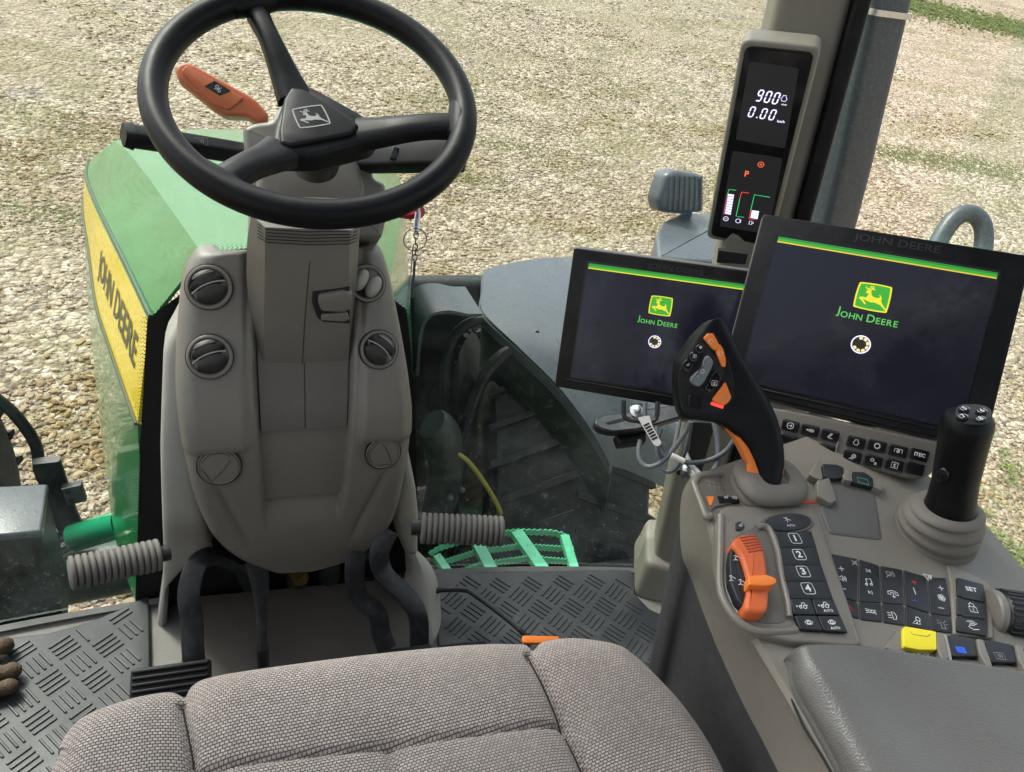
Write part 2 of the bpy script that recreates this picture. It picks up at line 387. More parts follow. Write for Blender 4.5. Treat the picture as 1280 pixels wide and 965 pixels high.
def rock_mat():
    m,t,o=nt('limestone gravel'); p=N(t,'ShaderNodeBsdfPrincipled',Roughness=.85); t.links.new(p.outputs[0],o.inputs[0])
    g=N(t,'ShaderNodeNewGeometry'); r=ramp(t,g.outputs['Random Per Island'],0,1,(.32,.25,.175,1),(.64,.56,.455,1)); e=r.color_ramp.elements.new(.5); e.color=(.47,.395,.30,1)
    c=mixc(t,noise(t,60,4,.6,g.outputs['Position']).outputs[0],mixc(t,1,r.outputs[0],(.72,.70,.66),'MULTIPLY'),r.outputs[0]); d=ramp(t,noise(t,.8,7,.65,g.outputs['Position']).outputs[0],.44,.60); c=mixc(t,d.outputs[0],c,mixc(t,1,c,(.86,.76,.60),'MULTIPLY')); gd_=ramp(t,noise(t,.85,9,.70,g.outputs['Position']).outputs[0],.50,.58); c=mixc(t,gd_.outputs[0],c,mixc(t,1,c,(.80,.75,.52),'MULTIPLY')); t.links.new(c,p.inputs['Base Color'])
    b=N(t,'ShaderNodeBump',Strength=.5,Distance=.004); t.links.new(noise(t,110,3,.6,g.outputs['Position']).outputs[0],b.inputs['Height']); t.links.new(b.outputs[0],p.inputs['Normal']); return m
spots=[]
def zone(x0,x1,y0,y1,n,s0,s1):
    for _ in range(n):
        x,y=random.uniform(x0,x1),random.uniform(y0,y1); s=s0+(s1-s0)*random.random()**2.6; q=mnoise.noise(V((x*.55,y*.55,3.1)))+.5*mnoise.noise(V((x*1.3,y*1.3,7.7)))
        if q>.02 and math.hypot(x,y)>4.2 and random.random()<min(.93,.35+q*3): continue
        spots.append((x,y,s,random.uniform(0,6.28)))
zone(-3.2,.2,1.7,5.2,25000,.006,.027); zone(1.5,6.5,.8,5.0,34000,.006,.023)
zone(-4.5,1,5.2,8.5,17000,.007,.026); zone(1.2,7.5,5.0,9,23000,.007,.026); zone(-6,12,8.5,15,18000,.011,.034); zone(-6,24,15,26,12000,.016,.042)
scatter('gravel','loose pale limestone gravel covering the yard around the tractor','gravel',rock_mat(),spots,rock_variants())
# tufts of grass: blades in clumps
def grass_variants():
    out=[]
    for k in range(8):
        vs=[];fs=[]
        for b in range(16):
            a=random.uniform(0,6.28); r=random.uniform(0,.5); x,y=r*math.cos(a),r*math.sin(a); l=random.uniform(.5,1.2); h=random.uniform(.5,1.); a2=a+random.uniform(-.8,.8); wd=.07
            dx,dy=math.cos(a2),math.sin(a2); o=len(vs)
            vs+=[(x-dy*wd,y+dx*wd,0),(x+dy*wd,y-dx*wd,0),(x+dx*l*.35-dy*wd*.8,y+dy*l*.35+dx*wd*.8,h*.7),(x+dx*l*.35+dy*wd*.8,y+dy*l*.35-dx*wd*.8,h*.7),(x+dx*l,y+dy*l,h*.8)]
            fs+=[(o,o+1,o+3),(o,o+3,o+2),(o+2,o+3,o+4)]
        out.append((vs,fs))
    return out
GRM=mat('grass blades',(.20,.25,.07),.6,var=.5,vs=5)
gs=[]
def clump(cx,cy,rx,ry,n,s0,s1,rot=0):
    for _ in range(n):
        a,b=random.gauss(0,rx),random.gauss(0,ry); gs.append((cx+a*math.cos(rot)-b*math.sin(rot),cy+a*math.sin(rot)+b*math.cos(rot),random.uniform(s0,s1),random.uniform(0,6.28)))
def gp(px,py):                              # where the view ray meets the sloping yard
    d=ray(px,py); a,b=1,80
    for _ in range(40):
        m_=(a+b)/2; q=CP+d*m_
        if q.z>gz(q.x,q.y): a=m_
        else: b=m_
    return CP+d*a
for px,py,rx,ry,n in [(1262,700,.10,.14,160),(1250,735,.07,.10,70),(1275,590,.10,.12,20)]:
    q=gp(px,py); clump(q.x,q.y,rx,ry,n,.02,.05)
for px,py,rx,ry,n in [(1130,195,.55,.22,1500),(1235,210,.8,.25,1500),(640,185,.5,.18,600),(560,130,.55,.2,500),(610,62,1.2,.22,600),(700,100,1.3,.3,500),(60,265,.35,.12,350),(60,145,.9,.2,500),(590,225,.3,.12,350)]:
    q=gp(px,py); clump(q.x,q.y,rx,ry,n,.008,.020,-.45)
a=gp(1120,2); b=gp(1300,42); L=(b-a); ang=math.atan2(L.y,L.x); c=(a+b)/2
clump(c.x,c.y,L.length*.55,.9,5200,.03,.09,ang)
scatter('grass','patchy green grass and weeds growing through the gravel','grass',GRM,gs,grass_variants(),0)
# ---------------------------------------------------------------- windscreen
def g0(x): return 1.085-.13*x*x-.03*x
LEAN=.10
def gy(x,z): return g0(x)+LEAN*z
def onglass(px,py,off=0):
    d=ray(px,py); a,b=.3,6
    for _ in range(50):
        m_=(a+b)/2; q=CP+d*m_
        if q.y+off<gy(q.x,q.z): a=m_
        else: b=m_
    q=CP+d*a; return (q.x,q.z)
def glass_mat(name,tint,dirt,smear):
    m,t,o=nt(name); L=t.links.new; tr=N(t,'ShaderNodeBsdfTransparent'); gl=N(t,'ShaderNodeBsdfGlossy',Roughness=.01); gl.inputs[0].default_value=(.75,.85,.85,1)
    tr.inputs[0].default_value=(*tint,1); lw=N(t,'ShaderNodeLayerWeight',Blend=.5); pw=N(t,'ShaderNodeMath',_operation='POWER'); L(lw.outputs['Facing'],pw.inputs[0]); pw.inputs[1].default_value=5; f=N(t,'ShaderNodeMath',_operation='MULTIPLY_ADD'); L(pw.outputs[0],f.inputs[0]); f.inputs[1].default_value=.9; f.inputs[2].default_value=.03; mx=t.nodes.new('ShaderNodeMixShader'); L(f.outputs[0],mx.inputs[0]); L(tr.outputs[0],mx.inputs[1]); L(gl.outputs[0],mx.inputs[2])
    g=N(t,'ShaderNodeNewGeometry').outputs['Position']; n1=noise(t,75,9,.8,g); r1=ramp(t,n1.outputs[0],.575,.68)
    n2=noise(t,7,6,.65,g); r2=ramp(t,n2.outputs[0],.42,.75)
    s=N(t,'ShaderNodeSeparateXYZ'); L(g,s.inputs[0]); zz=N(t,'ShaderNodeMapRange'); L(s.outputs[2],zz.inputs[0]); zz.inputs[1].default_value=.55; zz.inputs[2].default_value=.05; zz.inputs[3].default_value=.12; zz.inputs[4].default_value=1
    a=N(t,'ShaderNodeMath',_operation='MULTIPLY_ADD'); L(r1.outputs[0],a.inputs[0]); a.inputs[1].default_value=dirt; 
    b=N(t,'ShaderNodeMath',_operation='MULTIPLY'); L(r2.outputs[0],b.inputs[0]); b.inputs[1].default_value=smear; L(b.outputs[0],a.inputs[2])
    c=N(t,'ShaderNodeMath',_operation='MULTIPLY'); L(a.outputs[0],c.inputs[0]); L(zz.outputs[0],c.inputs[1])
    df=N(t,'ShaderNodeBsdfDiffuse'); df.inputs[0].default_value=(.42,.46,.44,1); m2=t.nodes.new('ShaderNodeMixShader'); L(c.outputs[0],m2.inputs[0]); L(mx.outputs[0],m2.inputs[1]); L(df.outputs[0],m2.inputs[2]); L(m2.outputs[0],o.inputs[0]); return m
GLASS=glass_mat('tinted dusty glass',(.93,.962,.94),.85,.24)
ws=thing('windscreen','curved tinted windscreen with dusty lower part and black printed border behind the steering console','windscreen',(0,1.085,0))
xs=[-1.0+i*.05 for i in range(36)]; xs=[x for x in xs if x<=.755]
rows=[[(x,gy(x,z),z) for x in xs] for z in [0.01+.17*i for i in range(10)]]
obj('glass',thick(rows,.005),GLASS,ws)
FRIT=[(168,775),(171,700),(175,560),(184,399),(224,369),(245,322),(258,314),(310,311),(450,305),(470,313),(489,372),(508,387),(513,430),(518,500),(522,640),(525,700),(528,775)]
fp=[onglass(x,y,.002) for x,y in FRIT]
def glassface(poly,off):
    poly=list(poly); tr=tessellate_polygon([[V((a,b,0)) for a,b in poly]]); m=MB().add([(a,gy(a,b)-off,b) for a,b in poly],[tuple(q) for q in tr]); return m
# subdivide the border polygon so it follows the curve of the glass
def strips(poly,n=60):
    x0=min(p[0] for p in poly); x1=max(p[0] for p in poly); m=MB()
    def zs(x):
        out=[]
        for i in range(len(poly)):
            a,b=poly[i-1],poly[i]
            if (a[0]<=x)!=(b[0]<=x): out.append(a[1]+(b[1]-a[1])*(x-a[0])/(b[0]-a[0]))
        return (min(out),max(out)) if out else None
    X=sorted({x0+1e-5,x1-1e-5,*[x0+(x1-x0)*i/n for i in range(1,n)],*[p[0]+1e-6 for p in poly if x0<p[0]<x1]}); pr=None
    for x in X:
        z=zs(x)
        if z is None: continue
        k=len(m.v); m.v+=[V((x,gy(x,z[0])-.002,z[0])),V((x,gy(x,z[1])-.002,z[1]))]
        if pr is not None: m.f.append((pr,k,k+1,pr+1))
        pr=k
    return m
obj('printed_border',strips(fp),BMATT,ws)
dm=MB(); edge=fp[1:-1]; pts=lin([(a,b,0) for a,b in edge],230)
for r_,(off,rad) in enumerate([(.0010,.0012),(.0036,.0010),(.0062,.0008),(.0088,.0006),(.0112,.00042)]):
    for i in range(1,len(pts)-1):
        e=(pts[i+1]-pts[i-1]).normalized(); nn=V((-e.y,e.x)); q=V((pts[i].x,pts[i].y))+nn*off+V((e.x,e.y))*(.0018 if r_%2 else 0)
        k=len(dm.v); dm.v+=[V((q.x+rad*math.cos(a*math.pi/3),gy(q.x,q.y)-.0022,q.y+rad*math.sin(a*math.pi/3))) for a in range(6)]; dm.f.append(tuple(range(k,k+6)))
obj('dotted_border',dm,BMATT,ws)
sl=[V((x,g0(x)-.012,.004)) for x in xs]; obj('bottom_seal',bar(sl,[(-.007,0),(.007,0),(.007,.005),(-.005,.007),(-.007,.005)],(0,0,1)),SEAL,ws)
# ---------------------------------------------------------------- cab shell
fl=[(x,g0(x)-.004) for x in xs]+[(.86,.86),(.86,-1.1),(-1.0,-1.1)]
struct('cab_floor',prism(Fr((0,0,-.04),(1,0,0),n=(0,0,1)),fl,0,.04),FLOORM)
sg=thing('side_window','right hand side window pane beside the front corner pillar','window',(.86,.2,.3))
obj('pane',box((.862,-.05,.93),(.006,1.72,1.30)),glass_mat('clear side glass',(.95,.985,.97),.05,.0),sg)
# roof and rear pillars: they shade the cab
rf=thing('cab_roof','dark roof of the tractor cab overhead with its rear posts','roof',(0,-.1,1.62))
for nm,c_,s_ in (('roof_panel',(-.05,-.65,1.70),(1.95,1.40,.10)),('roof_panel',(-.05,1.06,1.70),(1.95,.22,.10)),('roof_panel',(-.80,.5,1.70),(.45,.90,.10)),('roof_panel',(.70,.5,1.70),(.45,.90,.10))): obj(nm,box(c_,s_),TAUPED,rf)
obj('roof_hatch',box((-.05,.5,1.74),(1.05,.90,.008)),glass_mat('tinted hatch glass',(.88,.90,.92),.02,.0),rf)
obj('rear_panel',box((-.05,-1.15,.55),(1.9,.06,1.1)),TAUPED,rf)  # rear wall out of view, added to dim the cab interior
obj('added_side_panel',box((-1.02,-.1,.22),(.05,2.0,.44)),TAUPED,rf)  # unseen panel added to cut light from the left side
for x,y in ((-1.0,.55),(-1.0,-1.1),(.9,-1.1)): obj('post',box((x,y,.82),(.09,.09,1.62)),TAUPED,rf)
# ---------------------------------------------------------------- front corner pillar
pl=thing('corner_pillar','beige right front corner pillar with flared foot and cable slot','cab pillar',(.79,.97,0))
def secr(w_,d_,r=.02,ox=0,oy=0): return [(a+ox,b+oy) for a,b in rp(rect(0,0,w_,d_),r,4)]
PB=V((.793,.965,0)); PT=V((.692,1.09,1.62))
def pilp(z): return PB.lerp(PT,z/1.62)
pr=(.94,.34)
def pilring(z,w_,d_,ox=0,oy=0,r=.02):
    c=pilp(z); ux=V((.90,-.43,0)).normalized(); uy=V((.43,.90,0)).normalized()
    return [c+ux*a+uy*b for a,b in secr(w_,d_,r,ox,oy)]
obj('post',loft([pilring(z,w_,.10) for z,w_ in ((0.0,.108),(.3,.108),(.6,.106),(.9,.104),(1.2,.106),(1.6,.11))]),PILL,pl)
obj('foot',loft([pilring(z,w_,w_*.98) for z,w_ in ((0.002,.172),(.012,.17),(.04,.158),(.075,.148),(.085,.142),(.088,.132),(.0885,.10))]),PILL,pl,sharp=50)
obj('black_seal',loft([pilring(z,.024,.12,.062,.0,.006) for z in (0.02,.5,1.0,1.6)]),BLACK,pl)
sf=Fr(aY(880,560,.985),(.90,-.43,0),(0,.08,1))
obj('glass_edge',loft([pilring(z,.012,.09,.079,.03,.003) for z in (0.02,.5,1.0,1.6)]),BMATT,pl)
# ---------------------------------------------------------------- tractor outside
# bonnet: rows from left sill, over the top, to the right sill; stations run away from the cab
def hood():
    st=[1.24,1.55,1.9,2.3,2.7,2.95]
    L=dict(crease=[(253,318),(228,282),(203,247),(180,215),(158,188),(143,176)],
           bevel=[(186,402),(156,338),(131,287),(114,250),(105,222),(108,205)],
           dec=[(172,530),(141,442),(121,380),(112,315),(105,270),(104,245)],
           low=[(186,790),(148,690),(131,580),(119,470),(112,400),(108,350)])
    out=[]
    for i,y in enumerate(st):
        P={k:aY(*v[i],y) for k,v in L.items()}; out.append((y,P))
    return out
H=hood(); HC=-.03
def hrow(P,y):
    c,b,d,l=P['crease'],P['bevel'],P['dec'],P['low']
    def mir(p,k=1): return V((2*HC-p.x,p.y,p.z))
    cr=.012+.05*max(0,(y-1.3)/1.65); mid=V((HC,y,c.z+cr)); q=V(((c.x+HC)/2,y,c.z+cr*.8))
    return [c,q,mid,mir(q),mir(c)],[b,c],[d,b],[l,d],[mir(c),mir(b)],[mir(b),mir(d),mir(l)]
hd=thing('tractor_bonnet','green tractor bonnet ahead of the windscreen with a yellow lettered stripe down its side','bonnet',(HC,1.3,-.6))
secs=list(zip(*[hrow(P,y) for y,P in H]))
def patch(sec,nu,nv,t=.006,vec=None):
    rows=[[V(p) for p in spl(r,nu)] if len(r)>2 else lin(r,nu) for r in sec]
    cols=list(zip(*rows)); cols=[spl(c,nv) for c in cols]; rows=list(zip(*cols)); return fix(thick([[V(p) for p in r] for r in rows],t,vec))
top=patch(secs[0],21,24); obj('top_panel',top,GREEN,hd)
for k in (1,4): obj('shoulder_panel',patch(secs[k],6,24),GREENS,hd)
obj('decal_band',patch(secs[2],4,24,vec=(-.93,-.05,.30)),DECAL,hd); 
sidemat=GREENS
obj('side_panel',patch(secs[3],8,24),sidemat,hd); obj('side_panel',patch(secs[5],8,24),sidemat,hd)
# front end of the bonnet
fy,FPp=H[-1]; c,b,d,l=(FPp[k] for k in('crease','bevel','dec','low')); M_=lambda p:V((2*HC-p.x,p.y,p.z))
fr0=[l,d,b,c,V((HC,fy,c.z+.018)),M_(c),M_(b),M_(d),M_(l)]; cc=V((HC,fy+.2,-.4))
obj('nose_panel',loft([fr0,[p.lerp(cc,.10)+V((0,.07,0)) for p in fr0],[p.lerp(cc,.35)+V((0,.12,0)) for p in fr0],[p.lerp(cc,.98)+V((0,.13,0)) for p in fr0]],True,False),GREEN,hd)
# dark moulding line between shoulder and yellow band, and decal edging
def along(sec,u,nv=24,lift=.0025,w_=.006):
    pts=[V(p) for p in spl([r[0].lerp(r[-1],u) for r in sec],nv)]; return pts
bl=along(secs[1],.06); obj('moulding',tube([p+V((-.002,0,.001)) for p in bl],.0045,6),GREEND,hd)
obj('stripe_edge',tube([p+V((-.003,0,0)) for p in along(secs[2],.0)],.0035,6),DECALT,hd)
# lettering on the yellow band
def band(u,v):                               # u 0 bottom..1 top, v 0..1 along (away from the cab)
    k=v*(len(st_)-1); i=min(int(k),len(st_)-2); f=k-i
    a=secs[2][i]; b=secs[2][i+1]; lo=spl([r[0] for r in secs[2]],101)[int(v*100)]; hi=spl([r[-1] for r in secs[2]],101)[int(v*100)]; return V(lo).lerp(V(hi),u)
st_=secs[2]
lo=[V(p) for p in spl([r[0] for r in secs[2]],201)]; hi=[V(p) for p in spl([r[-1] for r in secs[2]],201)]
def bandp(u,v):
    k=max(0,min(1,v))*200; i=min(int(k),199); f=k-i; return lo[i].lerp(lo[i+1],f).lerp(hi[i].lerp(hi[i+1],f),u)
text(Fr((0,0,0),(1,0,0),(0,1,0)),'JOHN DEERE',1,0,bold=.02)
tv,tf=_tx[('JOHN DEERE',.02,1.)]; x0=min(p.x for p in tv); x1=max(p.x for p in tv); y0=min(p.y for p in tv); y1=max(p.y for p in tv)
mb=MB()
VA,VB=.42,.065                               # the word starts far away and ends near the cab
tvv=[]
for p in tv:
    v=VA+(VB-VA)*(p.x-x0)/(x1-x0); u=.27+.44*(p.y-y0)/(y1-y0); q=bandp(u,v); n_=V((-.9,-.1,.35)).normalized(); tvv.append(q+n_*.0013)
obj('lettering',mb.add(tvv,tf),DECALT,hd,smooth=False)
# wheels and mudguards
def wheel_thing(label,cx,cy,cz,Rr,wd,yaw):
    th=thing('front_wheel',label,'wheel',(cx,cy,cz-Rr)); ax=V((math.cos(yaw),math.sin(yaw),0)); f=Fr((cx,cy,cz),(0,0,1),n=ax); h=wd/2
    obj('tyre',lathe(f,[(Rr*.60,-h*.75),(Rr*.66,-h*.98),(Rr*.85,-h*1.02),(Rr*.94,-h*.92),(Rr*.965,-h*.5),(Rr*.97,0),(Rr*.965,h*.5),(Rr*.94,h*.92),(Rr*.85,h*1.02),(Rr*.66,h*.98),(Rr*.60,h*.75),(Rr*.58,0)],64),TYRE,th)
    mb=MB()
    for k in range(30):
        for s in (-1,1):
            a=2*math.pi*(k+(.5 if s>0 else 0))/30; pp=[]
            for j in range(5):
                q=j/4; aa=a+q*.16; r=Rr*(.975-.03*q*q); pp.append(f.P(r*math.cos(aa),r*math.sin(aa),s*h*(.02+.98*q)))
            mb+=loft([[p+ (p-f.c).normalized()*b_+f.P(0,0,0)*0+V((0,0,0))+(f.x*(-math.sin(a))+f.y*math.cos(a))*a_ for a_,b_ in ((-.018,-.02),(.018,-.02),(.012,.006),(-.012,.006))] for p in pp])
    obj('tread',fix(mb),TYRE,th)
    obj('rim',lathe(f,[(Rr*.61,-h*.8),(Rr*.59,-h*.8),(Rr*.55,-h*.45),(Rr*.45,-h*.3),(Rr*.2,-h*.25),(Rr*.18,-h*.6),(.001,-h*.62),(.001,h*.3),(Rr*.6,h*.3)],40),DARKMECH,th)
    mb=MB()
    for k in range(8):
        a=2*math.pi*k/8; q=f.at(Rr*.30*math.cos(a),Rr*.30*math.sin(a),0,-h*.28); q=Fr(q.c,q.x,-q.y); obj('wheel_bolt',lathe(q,[(.016,0),(.016,.02),(.010,.024),(.001,.026)],6),STACK,th)
    return th
wheel_thing('large dusty front tyre under the grey mudguard right of the bonnet',1.02,2.22,-.84,.64,.58,R(-8))
wheel_thing('front tyre under the left mudguard at the edge of the view',-1.22,2.02,-.84,.66,.46,R(-8))
def guard(label,rows,loc):
    th=thing('mudguard',label,'mudguard',loc); rr=[[V(p) for p in spl(r,14)] for r in rows]; cols=[spl(c,26) for c in zip(*rr)]; rr=[[V(p) for p in r] for r in zip(*cols)]
    obj('panel',fix(thick(rr,.012)),FENDER,th); return th,rr
GR=[[aZ(604,341,-.01),aZ(650,330,.0),aZ(700,325,.0),aZ(760,330,-.01)],
    [aZ(603,366,-.015),aZ(665,362,.0),aZ(730,366,.0),aZ(800,380,-.01)],
    [aZ(604,393,-.03),aZ(690,400,-.01),aZ(765,418,-.01),aZ(840,440,-.03)],
    [aZ(650,437,-.07),aZ(720,445,-.05),aZ(800,470,-.05),aZ(870,500,-.07)],
    [aZ(696,482,-.13),aZ(750,490,-.12),aZ(815,520,-.12),aZ(880,560,-.14)],
    [aZ(740,538,-.22),aZ(780,545,-.21),aZ(830,565,-.21),aZ(890,600,-.23)],
    [aZ(764,580,-.31),aZ(795,590,-.31),aZ(835,610,-.31),aZ(880,640,-.33)]]
th,rr=guard('curved slate grey mudguard over the right front tyre behind the smaller screen',GR,(.95,2.0,-.5))
edge=[r[0] for r in rr]
obj('side_flange',fix(thick([[p+V((0.004,0,-.004)) for p in edge],[p+V((.012,.0,-.045)) for p in edge]],.01,(1,0,0))),FENDER,th)
skt=[[p+V((.006,0,-.01)),p+V((.012,-.005,-.10)),p+V((.03,-.01,-.30)),p+V((.06,-.02,-.62))] for p in edge[5:]]
obj('inner_skirt',fix(thick(skt,.006)),DARKMECH,th)
em=[aZ(x,y,-.0) for x,y in ((723,338),(690,342),(667,350),(664,368),(670,385),(700,418),(725,440))]
def onrows(p):                                # drop a point on the mudguard surface
    best=min((q for r in rr for q in r),key=lambda q:(q.x-p.x)**2+(q.y-p.y)**2); return V((p.x,p.y,best.z+.001))
obj('pressed_line',tube([onrows(p) for p in em],.006,6,smooth=30),FENDER,th)
obj('stay',tube([V((.62,1.95,-1.0)),V((.62,2.0,-.6)),V((.68,2.05,-.2)),V((.85,2.05,-.03))],.022,10,smooth=20),STEELB,th)
mir=lambda p:V((-.06-p.x-.22,p.y,p.z))
rowsL=[[mir(V(p)) for p in r] for r in GR]
guard('grey speckled mudguard end at the far left edge of the view',rowsL,(-1.2,2.0,-.5))
# inner wheel arch liner with arched rim in front of the tyre
lin_=thing('wheel_arch_liner','dark arched liner with a bent edge beside the right front tyre','liner',(.55,2.0,-.9))
ap=[aY(x,y,2.05) for x,y in ((520,470),(524,420),(535,395),(560,388),(585,392),(603,392))]
ap2=[aY(x,y,2.15) for x,y in ((557,560),(556,470),(563,430),(580,408),(604,398))]
rw=[[V(p) for p in spl(ap,22)],[V(p)+V((0,.22,-.02)) for p in spl(ap,22)]]
obj('arch_panel',fix(thick(rw,.01)),STACK,lin_); obj('arch_rim',tube(ap2,.018,10,smooth=30),DARKMECH,lin_)
bts=[]
for px,py,y in ((549,540,1.75),(548,557,1.75),(545,575,1.75),(546,590,1.75),(562,622,1.7),(577,612,1.7)):
    q=aY(px,py,y); bts.append(lathe(Fr(q,(1,0,0),n=(0,-1,.3)),[(.011,0),(.011,.008),(.007,.012),(.001,.014)],8))
hub=[aY(x,y,1.78) for x,y in ((540,530),(552,545),(556,600),(545,640))]
bm_=thing('axle_knuckle','dark dirty steering knuckle with small bolts low beside the tyre','axle part',(.45,1.8,-1.0))
obj('knuckle_arm',tube(hub,[.05,.06,.06,.05],12,smooth=14),DARKMECH,bm_); [obj('bolt',b_,STACK,bm_) for b_ in bts]
hs_=tube([aY(x,y,1.74) for x,y in ((558,560),(582,574),(603,600),(622,632),(632,660),(640,690))],.008,8,smooth=30)
tag(obj('hose',hs_,mat('yellow green hose',(.30,.27,.04),.5)),'thin yellow green hose curving down beside the right front tyre','hose')
# chassis below
ch=thing('chassis','dark green frame and tank below the cab seen through the windscreen','chassis',(0,1.6,-1.3))
obj('front_carrier',box((.86,2.92,-.88),(1.05,.10,1.2),0,.04),DARKMECH,ch)
obj('frame_rail',box((-.03,2.1,-.78),(.62,1.9,.62),0,.03),GREEND,ch)
obj('tank',box((.80,1.40,-1.02),(1.40,.42,.70),0,.05),DARKMECH,ch)
obj('tank',box((-.70,1.36,-1.04),(.90,.42,.66),0,.05),DARKMECH,ch)
obj('axle',tube([V((-1.1,2.05,-.98)),V((-.5,2.08,-.95)),V((.5,2.08,-.95)),V((1.0,2.05,-.98))],.10,16),GREEND,ch)
a_,b_=aY(92,672,1.98),aY(150,655,1.95); obj('steering_cylinder',tube([a_,b_],.045,16),GREEN,ch)
obj('steering_cylinder',tube([aY(60,700,1.9),aY(96,676,1.98)],.02,10),CHROME,ch)
# left box
lb=thing('battery_box','dark blue grey box with a flat lid low at the left edge','equipment box',(-.72,1.85,-.9))
tp=[aZ(-60,612,-.42),aZ(56,606,-.42),aZ(49,662,-.42),aZ(-60,672,-.42)]
f=Fr((0,0,-.42),(1,0,0),n=(0,0,1)); P2=[(p.x,p.y) for p in tp]
obj('case',prism(f,P2,-.42,-.02,.01),DARKMECH,lb); obj('lid',prism(f,inset(P2[::-1] if area(P2)<0 else P2,-.006),-.022,0,.008),FENDER,lb)
ma=thing('light_bracket','bent black steel arm with a bracket and small connector block left of the bonnet','bracket',(-.62,2.1,-.8))
obj('arm',tube([aY(x,y,2.2) for x,y in ((-30,480),(8,508),(32,535),(46,560),(50,590),(62,612))],.018,10,smooth=30),STEELB,ma)
q=[aY(x,y,2.1) for x,y in ((58,575),(70,610),(84,650),(98,672))]; obj('upright',bar(q,rp(rect(0,0,.075,.03),.008,2),(0,1,0),smooth=8),STEELB,ma)
f=Fr(aY(93,616,2.05),(1,.1,.12),(0,.3,1)); obj('connector',prism(f,rect(0,0,.055,.06),-.02,.02,.004,True),STACK,ma)
obj('socket',prism(f,rect(-.012,.014,.014,.012),.02,.0215)+prism(f,rect(-.010,-.014,.014,.012),.02,.0215),SEAM,ma)
f=Fr(aY(72,668,2.1),(1,0,0),(0,.3,1)); obj('clamp',prism(f,rect(0,0,.11,.05),-.03,.03,.01,True),STEELB,ma)
# green step grating outside the windscreen
sp=thing('step','mint green serrated metal step grating outside the lower right windscreen','step',(.66,1.55,-.55))
z=-.38
def SZ(x,y,dz=0): return aZ(x,y,z+dz)
for A,B,w_ in (((546,693),(583,745),.022),((597,677),(630,740),.034),((646,663),(690,725),.036),((706,668),(720,715),.026)):
    obj('tread_bar',bar([SZ(*A),SZ(*B)],[(-w_/2,-.02),(w_/2,-.02),(w_/2,.0),(-w_/2,.0)],(0,0,1)),MINT,sp)
def saw(pts,n):
    p=lin([SZ(*q,-.012) for q in pts],n); return [q+V((0,0,.006 if i%2 else 0)) for i,q in enumerate(p)]
for i,(pts) in enumerate((((536,692),(548,684),(590,670),(646,663),(690,664),(706,668),(716,685)),((556,701),(597,688),(650,681),(700,684)),((566,716),(602,704),(660,696),(708,700)),((580,735),(610,722),(670,712),(716,714)))):
    obj('cross_strip',bar(saw(pts,60),[(-.002,-.02),(.002,-.02),(.002,.002),(-.002,.002)],(0,0,1)),MINT,sp)
# right hand side objects
bx=thing('tool_box','blue grey moulded box standing beyond the right mudguard','tool box',(1.75,2.85,-.4))
f=Fr(V((0,0,-.42)),(1,0,0),n=(0,0,1))
q0=[aZ(820,292,.0),aZ(828,276,.0),aZ(848,266,.0),aZ(930,263,.0),aZ(950,300,.0),aZ(940,330,.0),aZ(822,322,.0)]
q0=[(p.x,p.y) for p in q0]; obj('case',prism(f,rp(q0,.03,3),0,.42,.02),FENDER,bx); obj('latch',prism(Fr(aZ(858,262,.02),(1,0,0),n=(0,0,1)),rect(0,0,.06,.02),-.02,.008,.004),mat('blue plastic',(.02,.2,.5),.4),bx)
cp=thing('ribbed_cap','dark grey ribbed plastic cap standing on the tool box','cap',(1.9,3.0,.02))
f=Fr(aY(853,240,2.95),(1,.0,-.02),(0,.25,1)); hp=rp([f.px(*q) for q in ((826,266),(822,250),(833,218),(845,213),(878,218),(882,240),(881,266),(850,268))],.02,3)
obj('shell',prism(f,hp,-.10,0,.03),FENDER,cp); rb=MB()
for k in range(7):
    a=f.px(838+k*6.4,220); b=f.px(836+k*6.6,262); rb+=tube([f.P(*a,.002),f.P(*b,.002)],.007,6)
obj('rib',rb,FENDER,cp)
es=thing('air_intake_stack','tall grey metal intake stack outside the cab beyond the corner pillar','intake stack',(1.2,1.6,-.6))
def scol(x0,y0,x1,y1,yy): return [aY(x0,y0,yy),aY(x1,y1,yy)]
cpt=[aY(1103,-20,1.5)+V((0,0,.45)),aY(1103,-20,1.5),aY(1096,12,1.5),aY(1064,160,1.5),aY(1057,195,1.5),aY(1037,278,1.5),aY(1003,420,1.5),aY(952,640,1.5)]
wd=[.050]*8
obj('duct',loft([[p+V((a,b,0)) for a,b in rp(rect(0,0,2*w_,.10),.02,3)] for p,w_ in zip(cpt,wd)]),STACK,es)
obj('band',loft([[cpt[2]+V((a,b,h)) for a,b in rp(rect(0,0,.112,.115),.02,3)] for h in (-.006,.006)]),CHROME,es)
0 and obj('side_plate',loft([[p+V((a,b-.055,0)) for a,b in rp(rect(0,0,.10,.012),.004,2)] for p in (cpt[2],cpt[3])]),FENDER,es)
0 and obj('pipe',tube([aY(x,y,1.45) for x,y in ((1078,170),(1070,230),(1062,290),(1050,400))],.006,8),STACK,es)
lp_=[aT(x,y,2.4) for x,y in ((1160,360),(1166,320),(1180,290),(1196,271),(1213,267),(1226,277),(1230,296),(1226,330),(1215,370))]
gl=tube([lp_[0]+V((-.02,0,-1.1)),lp_[0]+V((0,0,-.3))]+lp_+[lp_[-1]+V((0,0,-.3)),lp_[-1]+V((-.02,0,-1.1))],.028,12,smooth=70)
tag(obj('grab_loop',gl,STACK),'blue grey bent tube loop outside the window behind the larger screen','grab handle')
st2=MB()
